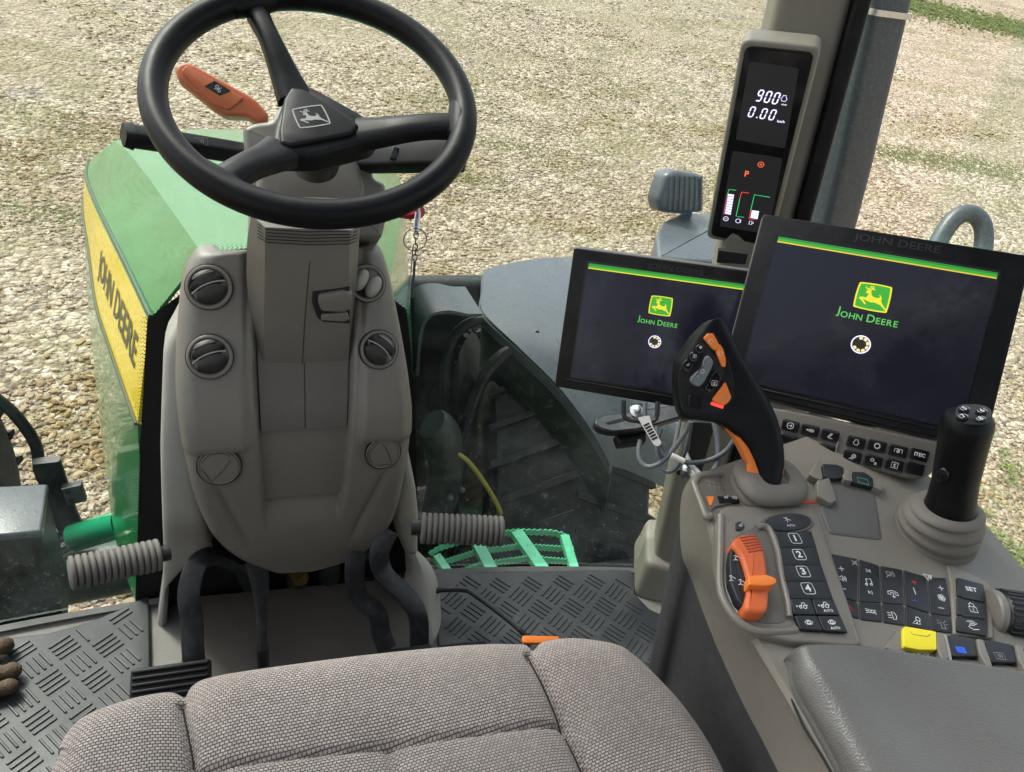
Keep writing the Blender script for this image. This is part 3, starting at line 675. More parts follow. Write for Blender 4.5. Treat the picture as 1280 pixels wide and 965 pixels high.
# ---------------------------------------------------------------- floor mat
def in_poly(p,poly):
    c=False
    for i in range(len(poly)):
        a,b=poly[i-1],poly[i]
        if (a[1]>p[1])!=(b[1]>p[1]) and p[0]<(b[0]-a[0])*(p[1]-a[1])/(b[1]-a[1])+a[0]: c=not c
    return c
MATM=mat('dusty charcoal floor mat rubber',(.026,.029,.033),.45,var=.25,vs=9,dust=.4,dustc=(.13,.13,.12),ds=9,grain=.3,gs=500,rvar=.15)
F0=Fr((0,0,0),(1,0,0),n=(0,0,1))
matL=[(p.x,p.y) for p in (aZ(x,y,.01) for x,y in ((-60,806),(60,792),(112,778),(150,762),(186,744),(188,832)))]+[(-.245,.80),(-.20,.62),(.24,.62),(.285,.80)]
matR=[(p.x,p.y) for p in (aZ(x,y,.01) for x,y in ((548,812),(546,770),(530,735),(541,717),(640,715),(760,712),(788,713),(795,722),(793,742),(812,762),(850,778)))]+[(.80,.80),(.82,.4),(.82,-.6),(-.90,-.6)]
mo=matL+matR[0:0]+matR
mo=[matL[0],*matL[1:]]+matR
fm=thing('floor_mat','charcoal rubber floor mat with a raised bar tread pattern around the steering console','floor mat',(0,.5,0))
obj('mat_sheet',prism(F0,mo,.0,.012,.003),MATM,fm)
tb=MB(); ins=inset(mo if area(mo)>0 else mo[::-1],.008); T_=.049; ca,sa=math.cos(R(38)),math.sin(R(38))
for i in range(-34,34):
    for j in range(-34,34):
        u0,v0=i*T_,j*T_; x=u0*ca-v0*sa; y=u0*sa+v0*ca
        if x<-.95 or x>.85 or y<.30 or y>1.1: continue
        al=(i+j)%2
        for k in range(4):
            o=(k-1.5)*.0108; cxs=[]
            a_=(-.0195,.0195)
            pts=[]
            for e in a_:
                lu,lv=(e,o) if al else (o,e); pts.append((x+lu*ca-lv*sa,y+lu*sa+lv*ca))
            if not all(in_poly(p,ins) for p in pts): continue
            p,q=V((*pts[0],.0112)),V((*pts[1],.0112)); s=(q-p).normalized(); n_=V((-s.y,s.x,0)); w1=.0026; w2=.0011
            A=[p-n_*w1,p+n_*w1,q+n_*w1,q-n_*w1]; p2,q2=p+s*.002+V((0,0,.0031)),q-s*.002+V((0,0,.0031)); B=[p2-n_*w2,p2+n_*w2,q2+n_*w2,q2-n_*w2]
            k0=len(tb.v); tb.v+=A+B; tb.f+=[tuple(k0+t for t in f) for f in ((4,7,6,5),(0,4,5,1),(1,5,6,2),(2,6,7,3),(3,7,4,0))]
obj('raised_tread',fix(tb),MATM,fm,smooth=False)
# ---------------------------------------------------------------- steering console
CYP=[(.20,.952),(.235,.945),(.27,.940),(.34,.937),(.42,.938),(.50,.955),(.56,.982),(.62,1.015),(.70,1.062),(.76,1.10),(.80,1.125)]
def cY(z):
    z=max(.15,min(.85,z)); n=len(CYP)
    for i in range(n-1):
        if z<=CYP[i+1][0] or i==n-2:
            p0=CYP[max(i-1,0)];p1=CYP[i];p2=CYP[i+1];p3=CYP[min(i+2,n-1)]; t=(z-p1[0])/(p2[0]-p1[0])
            m1=(p2[1]-p0[1])/(p2[0]-p0[0])*(p2[0]-p1[0]); m2=(p3[1]-p1[1])/(p3[0]-p1[0])*(p2[0]-p1[0])
            return (2*t**3-3*t**2+1)*p1[1]+(t**3-2*t**2+t)*m1+(-2*t**3+3*t**2)*p2[1]+(t**3-t**2)*m2
def onC(px,py,off=0):
    d=ray(px,py); a,b=.2,3
    for _ in range(50):
        m_=(a+b)/2; q=CP+d*m_
        if q.y+off<cY(q.z): a=m_
        else: b=m_
    return CP+d*a
def cfr(px,py,off=0,tw=0):                     # tangent frame on the console front
    p=onC(px,py,off); s=(cY(p.z+.01)-cY(p.z-.01))/.02; n_=V((tw,-1,s)); return Fr(p,(1,0,0),n=n_)
CL=[(268,316),(250,320),(240,332),(232,352),(227,385),(223,440),(222,495),(227,545),(236,600),(250,645),(270,680),(300,703),(335,716)]
CR=[(462,312),(472,316),(480,330),(487,355),(494,388),(504,440),(512,490),(515,535),(509,590),(498,640),(482,672),(452,697),(405,712)]
nV,nU=150,121
lw=spl([tuple(onC(*p)) for p in CL],nV); rw_=spl([tuple(onC(*p)) for p in CR],nV)
def sst(a,b,x): t=max(0,min(1,(x-a)/(b-a))); return t*t*(3-2*t)
ZC=lambda py:onC(376,py).z
zt,zb1,zb2=ZC(318),ZC(622),ZC(660)
chl=[(ZC(318),onC(316,318).x,onC(446,318).x),(ZC(460),onC(316,460).x,onC(443,460).x),(ZC(545),onC(321,545).x,onC(439,545).x),(ZC(622),onC(327,622).x,onC(431,622).x),(ZC(660),onC(333,660).x,onC(424,660).x)]
def chx(z):
    for a,b in zip(chl,chl[1:]):
        if z>=b[0]: t=(z-a[0])/(b[0]-a[0]); t=max(0,min(1,t)); return a[1]+(b[1]-a[1])*t,a[2]+(b[2]-a[2])*t
    return chl[-1][1:]
zs_l=ZC(552)
def crow(i):
    l,r=V(lw[i]),V(rw_[i]); row=[]
    for j in range(nU):
        u=j/(nU-1); uu=.5-.5*math.cos(math.pi*u) if False else u; p=l.lerp(r,uu); y=cY(p.z)
        xl,xr=chx(p.z); e=.007
        dch=min(p.x-xl,xr-p.x); ch=sst(-e/2,e,dch)*sst(zt-.004,zt-.025,p.z)
        fade=sst(zb2,zb1,p.z); y+=.030*ch*fade
        dz=p.z-(zs_l+ (abs(p.x-.0)*-.02)); dout=min(p.x-l.x,r.x-p.x)
        inner=sst(.0,.012,-dch-.008); y-=.010*sst(-.010,.006,dz)*inner                 # upper pods stand proud
        # moulded flutes low on each side
        for fx,sg_ in ((xl-.045,1),(xr+.040,-1)):
            if p.z<.44: y+=.006*math.exp(-((p.x-fx+sg_*(p.z-.33)*.25)/.008)**2)*sst(.24,.30,p.z)*sst(.43,.39,p.z)
        rr_=.026; 
        if dout<rr_: y+=rr_*(1-math.sqrt(max(0,1-((rr_-dout)/rr_)**2)))
        row.append(V((p.x,y,p.z)))
    return row
rowsC=[crow(i) for i in range(nV)]
# extra rows round over the top and bottom, and the sides run back
def back(row,dy,dz,dx=0): return [V((p.x+(dx if j==0 else -dx if j==len(row)-1 else 0),p.y+dy,p.z+dz)) for j,p in enumerate(row)]
topr=[[V((p.x,min(max(p.y+.002,cY(p.z)+d),gy(p.x,p.z)-.012),p.z+h)) for p in rowsC[0]] for d,h in ((.045,-.070),(.036,-.030),(.020,-.012),(.008,-.003))]
botr=[[V((p.x,p.y+d,p.z+h)) for p in rowsC[-1]] for d,h in ((.012,-.004),(.05,-.006),(.085,.0))]
full=topr+rowsC+botr
full=[[V((r[0].x,min(r[0].y+(.003+.067*sst(zt,zt-.07,r[0].z)),gy(r[0].x,r[0].z)-.010),r[0].z)),V((r[0].x-.001,r[0].y+.008,r[0].z))]+r+[V((r[-1].x+.001,r[-1].y+.008,r[-1].z)),V((r[-1].x,min(r[-1].y+(.003+.067*sst(zt,zt-.07,r[-1].z)),gy(r[-1].x,r[-1].z)-.010),r[-1].z))] for r in full]
sc_=thing('steering_console','warm grey steering console with four round air vents below the steering wheel','steering console',(0,1.0,0))
obj('front_shell',fix(thick(full,.003)),TAUPE,sc_,sharp=50)
# seams as narrow dark grooves drawn just proud of the shell
def surfY(x,z):                                # nearest modelled surface
    best=None
    return cY(z)
def shellpt(px,py):
    d=ray(px,py); best=None
    # march to the gridded shell: find row by z then column by x
    q=onC(px,py)
    for _ in range(4):
        i=min(range(0,nV),key=lambda k:abs(rowsC[k][nU//2].z-q.z)); r=rowsC[i]; j=min(range(nU),key=lambda k:abs(r[k].x-q.x)); y=r[j].y; q=aY(px,py,y)
    return q
def seam(pts,w=.0012,n=24):
    P=[shellpt(*p)+V((0,-.0006,.0002)) for p in lin([(*q,0) for q in pts],n) for p in [(p.x,p.y)]]
    return tube(P,w/2*1.2,6)
so_=MB()
for L_ in ([(229,545),(262,553),(300,560),(316,563)],[(449,550),(480,541),(514,524)]): so_+=seam(L_)
obj('seam_line',so_,SEAM,sc_)
# centre cover under the column
zc0,zc1=ZC(455),ZC(543)
def cov(dx0,dx1,z0,z1,y0,n=16):
    rows=[]
    for i in range(n):
        z=z1+(z0-z1)*i/(n-1); xl,xr=chx(z); w_=xr-xl; rows.append([V((xl+w_*(dx0+(dx1-dx0)*j/10),cY(z)+y0+.003*math.cos(i/(n-1)*2.2),z)) for j in range(11)])
    return fix(thick(rows,.004))
obj('centre_cover',cov(.05,.502,zc1,zc0+.03,.017),TAUPED,sc_); obj('centre_cover',cov(.512,.955,zc1,zc0+.03,.017),TAUPED,sc_)
xl,xr=chx(zc1); obj('recess_panel',cov(.04,.97,ZC(628),zc1-.0025,.021),TAUPE,sc_)
# vents
LOUV=mat('dark louvre plastic',(.032,.030,.027),.42,grain=.2,gs=1400)
def vent(px,py,rad,ang,tw,rightup=False,closed=False):
    f=cfr(px,py,.0165 if not closed else .0050,tw); f=f.at(0,0,R(ang))
    if closed:
        m=lathe(f,[(rad,-.004),(rad,.0015),(rad*.93,.0028),(rad*.90,.0018),(rad*.86,.0016),(rad*.82,.003),(.0005,.0042)],40)
        v=obj('vent_cap',m,TAUPE,sc_); obj('vent_gap',lathe(f,[(rad*1.05,-.006),(rad*1.05,.0012),(rad*1.0,.0014),(rad*1.0,-.006)],40),SEAM,v); 
        obj('cap_groove',stroke(f,[[(rad*.80*math.cos(a),rad*.80*math.sin(a)) for a in [i*.1+1.2 for i in range(20)]],[(-rad*.72,-rad*.3)]+[(-.1*rad+rad*.45*math.sin(t_),rad*.95*t_-rad*.85) for t_ in [0,.3,.6,.9,1.2,1.5]],circ(0,0,rad*.96,40)+circ(0,0,rad*.96,40)[:1]],.0009,.0044),SEAM,v); return v
    v=obj('air_vent',lathe(f,[(rad*1.04,-.01),(rad*1.04,.0005),(rad*1.0,.0022),(rad*.92,.0030),(rad*.87,.002),(rad*.80,-.003),(rad*.80,-.006),(.001,-.0062)],44),TAUPE,sc_)
    obj('vent_gap',lathe(f,[(rad*1.075,-.008),(rad*1.075,.0004),(rad*1.035,.0006),(rad*1.035,-.008)],40),SEAM,v)
    obj('vent_cavity',lathe(f,[(rad*.79,-.0062),(rad*.79,-.0055),(.0005,-.0054)],32),SEAM,v)
    def lens(yo,h,tilt,mm,z0):
        g=f.at(0,yo,0); W=math.sqrt(max(1e-6,(rad*.80)**2-yo*yo)); rows=[]
        for i in range(5):
            t_=i/4; rows.append([g.P(W*(1-2*j/14)*(.98 if i else 1),h*(t_-.5)*math.sqrt(max(.03,1-(1-2*j/14)**2)),z0+tilt*(t_-.5)+.006*math.sin(math.pi*t_)*math.sqrt(max(0,1-(1-2*j/14)**2))) for j in range(15)])
        return fix(thick(rows,.0016))
    if rightup:
        for s_,yo in ((1,rad*.0),(-1,rad*.0)):
            g=f.at(s_*rad*.40,s_*.0,0); obj('louvre',lathe(g,[(rad*.36,-.01),(rad*.38,.0),(rad*.33,.008),(rad*.2,.013),(.0005,.0145)],24,1,1.75),TAUPE2,v)
    else:
        obj('louvre',lens(-rad*.36,rad*.86,.010,TAUPE,.0005),LOUV,v); obj('louvre',lens(rad*.22,rad*.66,.012,TAUPE,-.0010),LOUV,v); obj('louvre',lens(rad*.60,rad*.34,.008,TAUPE,-.0022),TAUPED,v)
        for yo,zz in ((rad*.09,.0068),(rad*.70,.0055)):
            W=rad*.80 if yo<rad*.5 else rad*.5; obj('louvre_edge',tube([f.P(x*W,yo+ (.16*rad if yo<rad*.5 else .05*rad)*(1-x*x)-.1*rad,zz-.004*x*x) for x in [-1+.1*i for i in range(21)]],.0011,6),TAUPE2,v)
    return v
vent(261,359,.0305,22,-.12); vent(262,446,.0305,20,-.1); vent(474,437,.0285,-42,.15); vent(459,354,.027,-28,.15,rightup=True)
vent(274,583,.0310,-20,-.06,closed=True); vent(479,566,.0280,40,.08,closed=True)
# side fairings and legs of the console
def fairing(pts,off,m=TAUPE2,rnd=.012,n=60,nc=9,name='side_fairing',t=.05):
    P=[(q.x,q.z) for q in (onC(x,y,-off) for x,y in pts)]; z0=min(p[1] for p in P)+1e-4; z1=max(p[1] for p in P)-1e-4; rows=[]
    for i in range(n):
        z=z1+(z0-z1)*i/(n-1); X=[]
        for k in range(len(P)):
            a,b=P[k-1],P[k]
            if (a[1]<=z)!=(b[1]<=z): X.append(a[0]+(b[0]-a[0])*(z-a[1])/(b[1]-a[1]))
        if len(X)<2: continue
        xl,xr=min(X),max(X); r=[]
        for j in range(nc):
            u=.5-.5*math.cos(math.pi*j/(nc-1)); x=xl+(xr-xl)*u; d=min(x-xl,xr-x,(z1-z)*.7+1e-4); y=cY(z)+off
            if d<rnd: y+=rnd*(1-math.sqrt(max(0,1-((rnd-d)/rnd)**2)))
            r.append(V((x,y,z)))
        rows.append(r)
    return obj(name,fix(thick(rows,t,(0,-1,0))),m,sc_,sharp=45)
CYP[:0]=[(.0,1.0),(.1,1.0)]
_cy=cY
def cY(z):
    return _cy(z) if z>.22 else .948+(.22-z)*.16
fairing([(262,330),(240,345),(222,405),(204,437),(200,560),(202,640),(204,690),(203,735),(190,826),(232,826),(231,795),(209,790),(209,737),(238,705),(266,694),(256,650),(246,600),(238,545),(236,440),(262,345)],.034)
fairing([(470,330),(497,500),(521,615),(524,650),(523,690),(526,720),(538,765),(549,808),(504,808),(513,745),(512,705),(494,664),(492,640),(500,595),(500,520),(462,345)],.034)
# side shield: pale skirt bulging at the foot on the right
fcr=[[aY(*l,y_+.015),aY((l[0]*2+r_[0])/3,(l[1]*2+r_[1])/3,y_-.006),aY((l[0]+r_[0]*2)/3,(l[1]+r_[1]*2)/3,y_-.012),aY(*r_,y_+.004),aY(*r_,y_+.05)] for l,r_,y_ in (((512,692),(520,692),1.0),((511,712),(535,709),.985),((507,738),(543,733),.965),((516,765),(547,765),.94),((522,790),(549,790),.915),((528,815),(550,812),.895))]
fcr=[[V(p) for p in spl(r,14)] for r in fcr]; fcr=[[V(p) for p in r] for r in zip(*[spl(c,20) for c in zip(*fcr)])]
obj('foot_cover',fix(thick(fcr,.006)),TAUPE2,sc_)
# dark well with the heel plate
wf=Fr(V((0,1.062,0)),(1,0,0),(0,0,1))
obj('well_back',prism(wf,[wf.px(*p) for p in ((206,690),(206,792),(520,770),(520,640),(380,600),(250,640))],-.008,0),SEAM,sc_)
hp=[aZ(232,747,.05),aZ(508,722,.05),aZ(520,830,.016),aZ(225,852,.016)]
obj('heel_plate',fix(thick([[hp[0],hp[1]],[hp[3],hp[2]]],.01,(0,0,1))),mat('brown grey heel plate',(.082,.072,.060),.38,var=.15,vs=6,dust=.3,dustc=(.16,.14,.12),ds=14),sc_)
mech=MB()
for (x0,y0,x1,y1,r) in ((250,690,330,722,.012),(330,705,480,690,.014),(300,712,310,735,.01),(370,700,372,730,.02),(410,690,412,722,.022)):
    mech+=tube([aY(x0,y0,1.04),aY(x1,y1,1.04)],r,10)
obj('linkage',mech,DARKMECH,sc_)
obj('brass_fitting',tube([aY(372,716,1.02),aY(376,724,1.02)],.016,12),mat('dull brass',(.16,.10,.02),.5,metal=.4),sc_)
# ---------------------------------------------------------------- pedals
SEC=lambda w_,h_:rp(rect(0,0,w_,h_),.0012,2)
cpd=thing('clutch_pedal','wide black ribbed clutch pedal on a flat arm at the left of the footwell','pedal',aZ(215,850,.10))
obj('arm',bar([aY(268,694,.97),aY(252,700,.955),aY(243,712,.94),aY(236,742,.91),aY(240,775,.885),aY(241,806,.86),aY(243,832,.84)],SEC(.034,.009),(0,-.3,1),smooth=20),STEELB,cpd)
f=Fr(aZ(214,848,.115),aZ(265,828,.115)-aZ(160,842,.115),n=(-.05,-.42,.9)); W_,H_=.118,.052
pad=obj('pad',prism(f,rp(rect(0,-.004,W_,H_),.006,3),-.012,.004,.003,True),BLACK,cpd)
rb=MB()
for k in range(5): rb+=prism(f,rp(rect(0,-.004-H_/2+.006+k*(H_-.012)/4,W_-.006,.0055),.002,2),.003,.0085,.002)
obj('rib',rb,RUBBER if False else BLACK,pad)
br=thing('centre_lever','thin dusty steel bracket lever hanging in the middle of the footwell','lever',aZ(330,835,.05))
obj('arm',bar([aY(318,700,.97),aY(324,722,.95),aY(327,760,.92),aY(328,800,.885),aY(329,836,.86)],[SEC(.034,.006),SEC(.032,.006),SEC(.020,.006),SEC(.018,.006),SEC(.018,.006)],(0,-.3,1),smooth=20),STEELB,br)
f=Fr(aY(329,822,.868),(1,0,0),n=(0,-.6,.8)); mb=prism(f,rect(0,.012,.019,.014),0,.006)+prism(f,rect(-.007,-.01,.005,.03),0,.008)+prism(f,rect(.007,-.01,.005,.03),0,.008); obj('clip',mb,BLACK,br)
for lab,pts,padc in (('left black brake pedal with a straight slanting arm',[(446,690),(443,715),(448,745),(470,765),(476,790),(484,812)],(505,812)),
                 ('right black brake pedal with a deeper curved arm next to the console leg',[(487,662),(474,690),(480,718),(505,742),(522,768),(524,806)],(575,806))):
    bp=thing('brake_pedal',lab,'pedal',aZ(*padc,.1),'brake pedals')
    y0=.945
    obj('arm',bar([aY(x,y,y0-.022*i) for i,(x,y) in enumerate(pts)],SEC(.034,.009),(0,-.3,1),smooth=22),STEELB,bp)
    f=Fr(aZ(padc[0]+5,padc[1]+16,.11),aZ(600,800,.11)-aZ(470,815,.11),n=(0,-.40,.9)); pd=obj('pad',prism(f,rp(rect(0,0,.085,.05),.006,3),-.012,.006,.003,True),BLACK,bp)
    rb=MB()
    for k in range(4): rb+=prism(f,rp(rect(0,-.018+k*.012,.08,.005),.002,2),.005,.009,.002)
    obj('rib',rb,BLACK,pd)
# foot pegs
def peg(label,a,b,r,n):
    p,q=a,b; d=(q-p); f=Fr(p,d.cross(V((0,0,1))),n=d.normalized()); L_=d.length
    th=thing('foot_peg',label,'foot rest',p,'foot pegs'); prof=[(.001,0),(r*.78,0)]; st=L_/n
    for k in range(n):
        z0=k*st; prof+=[(r*.80,z0),(r*.82,z0+st*.08),(r*.97,z0+st*.13),(r,z0+st*.25),(r,z0+st*.70),(r*.97,z0+st*.80),(r*.82,z0+st*.86)]
    prof+=[(r*.78,L_),(.001,L_)]; obj('rubber_sleeve',lathe(f,prof,40),RUBBER,th,sharp=60)
    obj('peg_tube',lathe(f,[(r*.5,-.014),(r*.5,.002),(.001,.002)],20),STEELB,th)

peg('ribbed grey rubber foot peg sticking out left of the console',aT(200,693,1.17),aT(86,717,1.10),.0245,14)
peg('ribbed grey rubber foot peg sticking out right of the console',aT(526,660,1.16),aT(629,664,1.18),.0232,15)
# bent rod and orange catch
tag(obj('bent_rod',tube([aZ(540,742,.06),aZ(552,737,.07),aZ(580,737,.075),aZ(592,742,.075),aZ(630,770,.075),aZ(652,789,.075),aZ(657,797,.06),aZ(659,808,.03)],.0058,10,smooth=50),STEELB),'bent black steel rod lying over the floor mat right of the brake pedals','rod')
tag(obj('orange_catch',prism(Fr(aZ(676,800,.42),aZ(704,797,.42)-aZ(648,797,.42),n=(0,-.2,1)),rp(rect(0,0,.050,.010),.003,3),-.004,.002,.001,True),ORANGE),'small orange release catch peeping out above the front edge of the seat','catch')
# ---------------------------------------------------------------- steering wheel
WC=V((.022,.994,.977)); WN=V((-.041,-math.sin(.467),math.cos(.467))).normalized(); WF=Fr(WC,(1,0,0),n=WN)
sw=thing('steering_wheel','black three spoke steering wheel with a badge on its hub','steering wheel',WC)
RM,rt=.1835,.0165
rings=[]
for k in range(96):
    a=2*math.pi*k/96; d=WF.x*math.cos(a)+WF.y*math.sin(a); gr=1+.05*math.cos(3*(a-R(100)))
    rings.append([WC+d*(RM+rt*math.cos(b))+WF.n*(rt*1.08*math.sin(b)) for b in [2*math.pi*i/20 for i in range(20)]])
m=MB(); n=20; vs=[p for r in rings for p in r]; fs=[(k*n+i,k*n+(i+1)%n,((k+1)%96)*n+(i+1)%n,((k+1)%96)*n+i) for k in range(96) for i in range(n)]
rim=obj('rim',m.add(vs,fs),LEATHER,sw)
HD=-.030                                       # the hub sits below the rim
HF=Fr(WC+WN*HD,WF.x,n=WN)
def spoke(hub,rimp,w0,w1,sh=0):
    h=HF.px(*hub); r_=WF.px(*rimp); hp_,rp_=HF.P(*h,0),WF.P(*r_,-.004); d=(rp_-hp_); side=d.cross(WN).normalized()
    pts=[hp_,hp_+d*.25+WN*.001,hp_+d*.5+WN*.004,hp_+d*.75+WN*.004,rp_]; S=[]
    for i,w_ in enumerate((w0*1.25,w0,(w0+w1)/2*.95,w1,w1*1.12)): S.append(rp([(-w_/2,-.013),(w_/2,-.013),(w_/2*.92,.004),(w_/2*.45,.009),(-w_/2*.45,.009),(-w_/2*.92,.004)],.004,2))
    return bar(pts,S,WN,smooth=20)
obj('spoke',spoke((370,122),(322,12),.038,.027),BLACK,sw); obj('spoke',spoke((446,165),(577,152),.040,.034),BLACK,sw); obj('spoke',spoke((352,186),(278,222),.042,.036),BLACK,sw)
for hub_,rp_ in (((378,140),(322,12)),((400,172),(577,152)),((372,178),(278,222))):
    c=WF.px(*rp_); L_=math.hypot(*c); ang=math.atan2(c[1],c[0]); pp=[WF.P((RM-.003)*math.cos(ang+a),(RM-.003)*math.sin(ang+a),-.001) for a in (-.16,-.08,0,.08,.16)]
    obj('grip_swelling',tube(pp,[.0150,.0172,.0180,.0172,.0150],16,smooth=16),LEATHER,sw)
hubp=[HF.px(*q) for q in ((360,112),(385,108),(440,138),(474,158),(470,178),(430,188),(395,198),(362,196),(338,196),(340,165))]
obj('hub',prism(HF,rp(hubp,.02,5),-.030,.006,.008,True),BLACK,sw)
capp=[HF.px(*q,.010) for q in ((355,124),(364,110),(380,112),(438,147),(449,158),(440,168),(400,176),(362,183),(350,180),(349,164))]
cap=obj('hub_cap',prism(HF,rp(capp,.0035,4),.0,.0125,.004),BLACK,sw)
obj('hub_boss',lathe(HF,[(.045,-.02),(.042,-.055),(.036,-.06),(.03,-.09),(.001,-.09)],32),BLACK,sw)
# leaping deer mark, traced once on the larger screen and reused
# ---------------------------------------------------------------- screens
MF=Fr((0.6385,0.6329,0.8457),(0.7524,-0.6469,0.1243),(0.2979,0.5024,0.8117))
SF=Fr((0.4606,0.7966,0.7475),(0.8446,-0.5232,0.114),(0.0961,0.3576,0.9289))
Z5=lambda L:[MF.px(1060+x/8.775,340+y/8.775) for x,y in L]
DEER=Z5([(150,278),(185,275),(212,283),(232,262),(236,246),(217,241),(214,230),(238,216),(262,222),(264,255),(278,275),(300,285),(325,288),(341,283),(336,262),(348,266),(358,295),(352,312),(364,348),(397,397),(385,400),(343,354),(308,339),(284,328),(260,328),(234,319),(205,305),(187,299),(211,338),(200,344),(172,310),(154,291)])
ANT=[Z5(l) for l in ([(243,218),(226,202),(214,182)],[(226,202),(250,206)],[(256,219),(250,202),(255,186)],[(262,219),(272,200),(264,178)],[(268,208),(286,200),(284,176)],[(278,206),(299,216)])]
SH=Z5([(158,140),(300,132),(455,190),(450,300),(400,425),(250,425),(95,365),(105,250)])
def norm_logo():
    cx=sum(p[0] for p in SH)/len(SH); cy=sum(p[1] for p in SH)/len(SH); w_=max(p[0] for p in SH)-min(p[0] for p in SH)
    g=lambda L:[((a-cx)/w_,(b-cy)/w_) for a,b in L]
    return g(DEER),[g(a) for a in ANT],g(SH)
DEER,ANT,SH=norm_logo(); DEER=spl(DEER,90,True)
def shield(k=1.): # four softly bowed sides
    c=[SH[0],SH[2],SH[4],SH[6]]; out=[]
    for i in range(4):
        a,b=c[i],c[(i+1)%4]; mx_,my_=(a[0]+b[0])/2,(a[1]+b[1])/2; L_=math.hypot(mx_,my_); q=(mx_*(1+.045/L_),my_*(1+.045/L_))
        for t_ in range(8): s_=t_/8; out.append((a[0]*(1-s_)**2+2*q[0]*s_*(1-s_)+b[0]*s_*s_,a[1]*(1-s_)**2+2*q[1]*s_*(1-s_)+b[1]*s_*s_))
    return [(x*k,y*k) for x,y in rp(out,.03,2)]
SCR=emit('dim display panel',(.010,.010,.018),.5); 
SCR.node_tree.nodes['Principled BSDF'].inputs['Base Color'].default_value=(.006,.006,.010,1); SCR.node_tree.nodes['Principled BSDF'].inputs['Roughness'].default_value=.16; _t=SCR.node_tree; _n=noise(_t,18,6,.7,_t.nodes.new('ShaderNodeNewGeometry').outputs['Position']); _r=ramp(_t,_n.outputs[0],.4,.7,(.10,.10,.10,1),(.34,.34,.34,1)); _t.links.new(_r.outputs[0],_t.nodes['Principled BSDF'].inputs['Roughness']); SCR.node_tree.nodes['Principled BSDF'].inputs['Specular IOR Level'].default_value=.35; SCR.node_tree.nodes['Principled BSDF'].inputs['Emission Strength'].default_value=.3
EGREEN=emit('lit green',(.04,.36,.03),.5); EYEL=emit('lit yellow',(.70,.62,.03),.55); EORY=emit('lit amber line',(.80,.50,.05),.5); EWHITE=emit('lit white',(.62,.60,.85),.85); ECREAM=emit('lit cream',(.60,.55,.30),.7); EDARK=emit('lit dark brown',(.03,.025,.012),.3)
EGT=emit('lit green lettering',(.10,.50,.09),.5); ERED=emit('lit red',(.75,.05,.04),.8); EORANGE=emit('lit orange',(.85,.14,.04),.8); EGR2=emit('lit green bar',(.03,.50,.12),.75); EPINK=emit('lit pink',(.55,.05,.14),.7); EDGRAD=emit('lit deep green',(.02,.20,.02),.6)
def logo(f,w_,h,mode,par):
    s_=lambda L:[(a*w_,b*w_) for a,b in L]
    if mode=='screen':
        e=obj('emblem',flat(f,s_(shield(1.0)),h),EYEL,par,smooth=False); obj('emblem_field',flat(f,s_(shield(.90)),h+.0002),EGREEN,e,smooth=False); mm=EYEL
        obj('deer_mark',flat(f,s_(DEER),h+.0004)+stroke(f,[s_(a) for a in ANT],w_*.028,h+.0004),mm,e,smooth=False)
    else:
        o=s_(shield(1.0)); e=obj('emblem',stroke(f,[o+o[:1]],w_*.045,h+.0003),GREYP,par,smooth=False)
        obj('deer_mark',flat(f,s_(DEER),h+.0003)+stroke(f,[s_(a) for a in ANT],w_*.03,h+.0003),GREYP,e,smooth=False)
def smallcaps(g,width,big,small,h):
    m=MB(); x=0; base=-big*.36; items=[]
    for s_,sz_ in (('J',big),('O',small),('H',small),('N',small),(' ',0),('D',big),('E',small),('E',small),('R',small),('E',small)):
        if s_==' ': x+=small*.42; continue
        text(g,s_,1,0,bold=.012); v,f=_tx[(s_,.012,1.)]; x0=min(p.x for p in v); x1=max(p.x for p in v); yb=min(p.y for p in v) if s_!='J' else min(p.y for p in v); items.append((v,f,x-x0*sz_*1.25,sz_,base-yb*sz_)); x+=(x1-x0)*sz_*1.25+small*.17
    k=width/x
    for v,f,xo,sz_,yo in items: m.add([g.P((xo+p.x*sz_*1.25)*k-width/2,p.y*sz_+yo,h) for p in v],f)
    return m
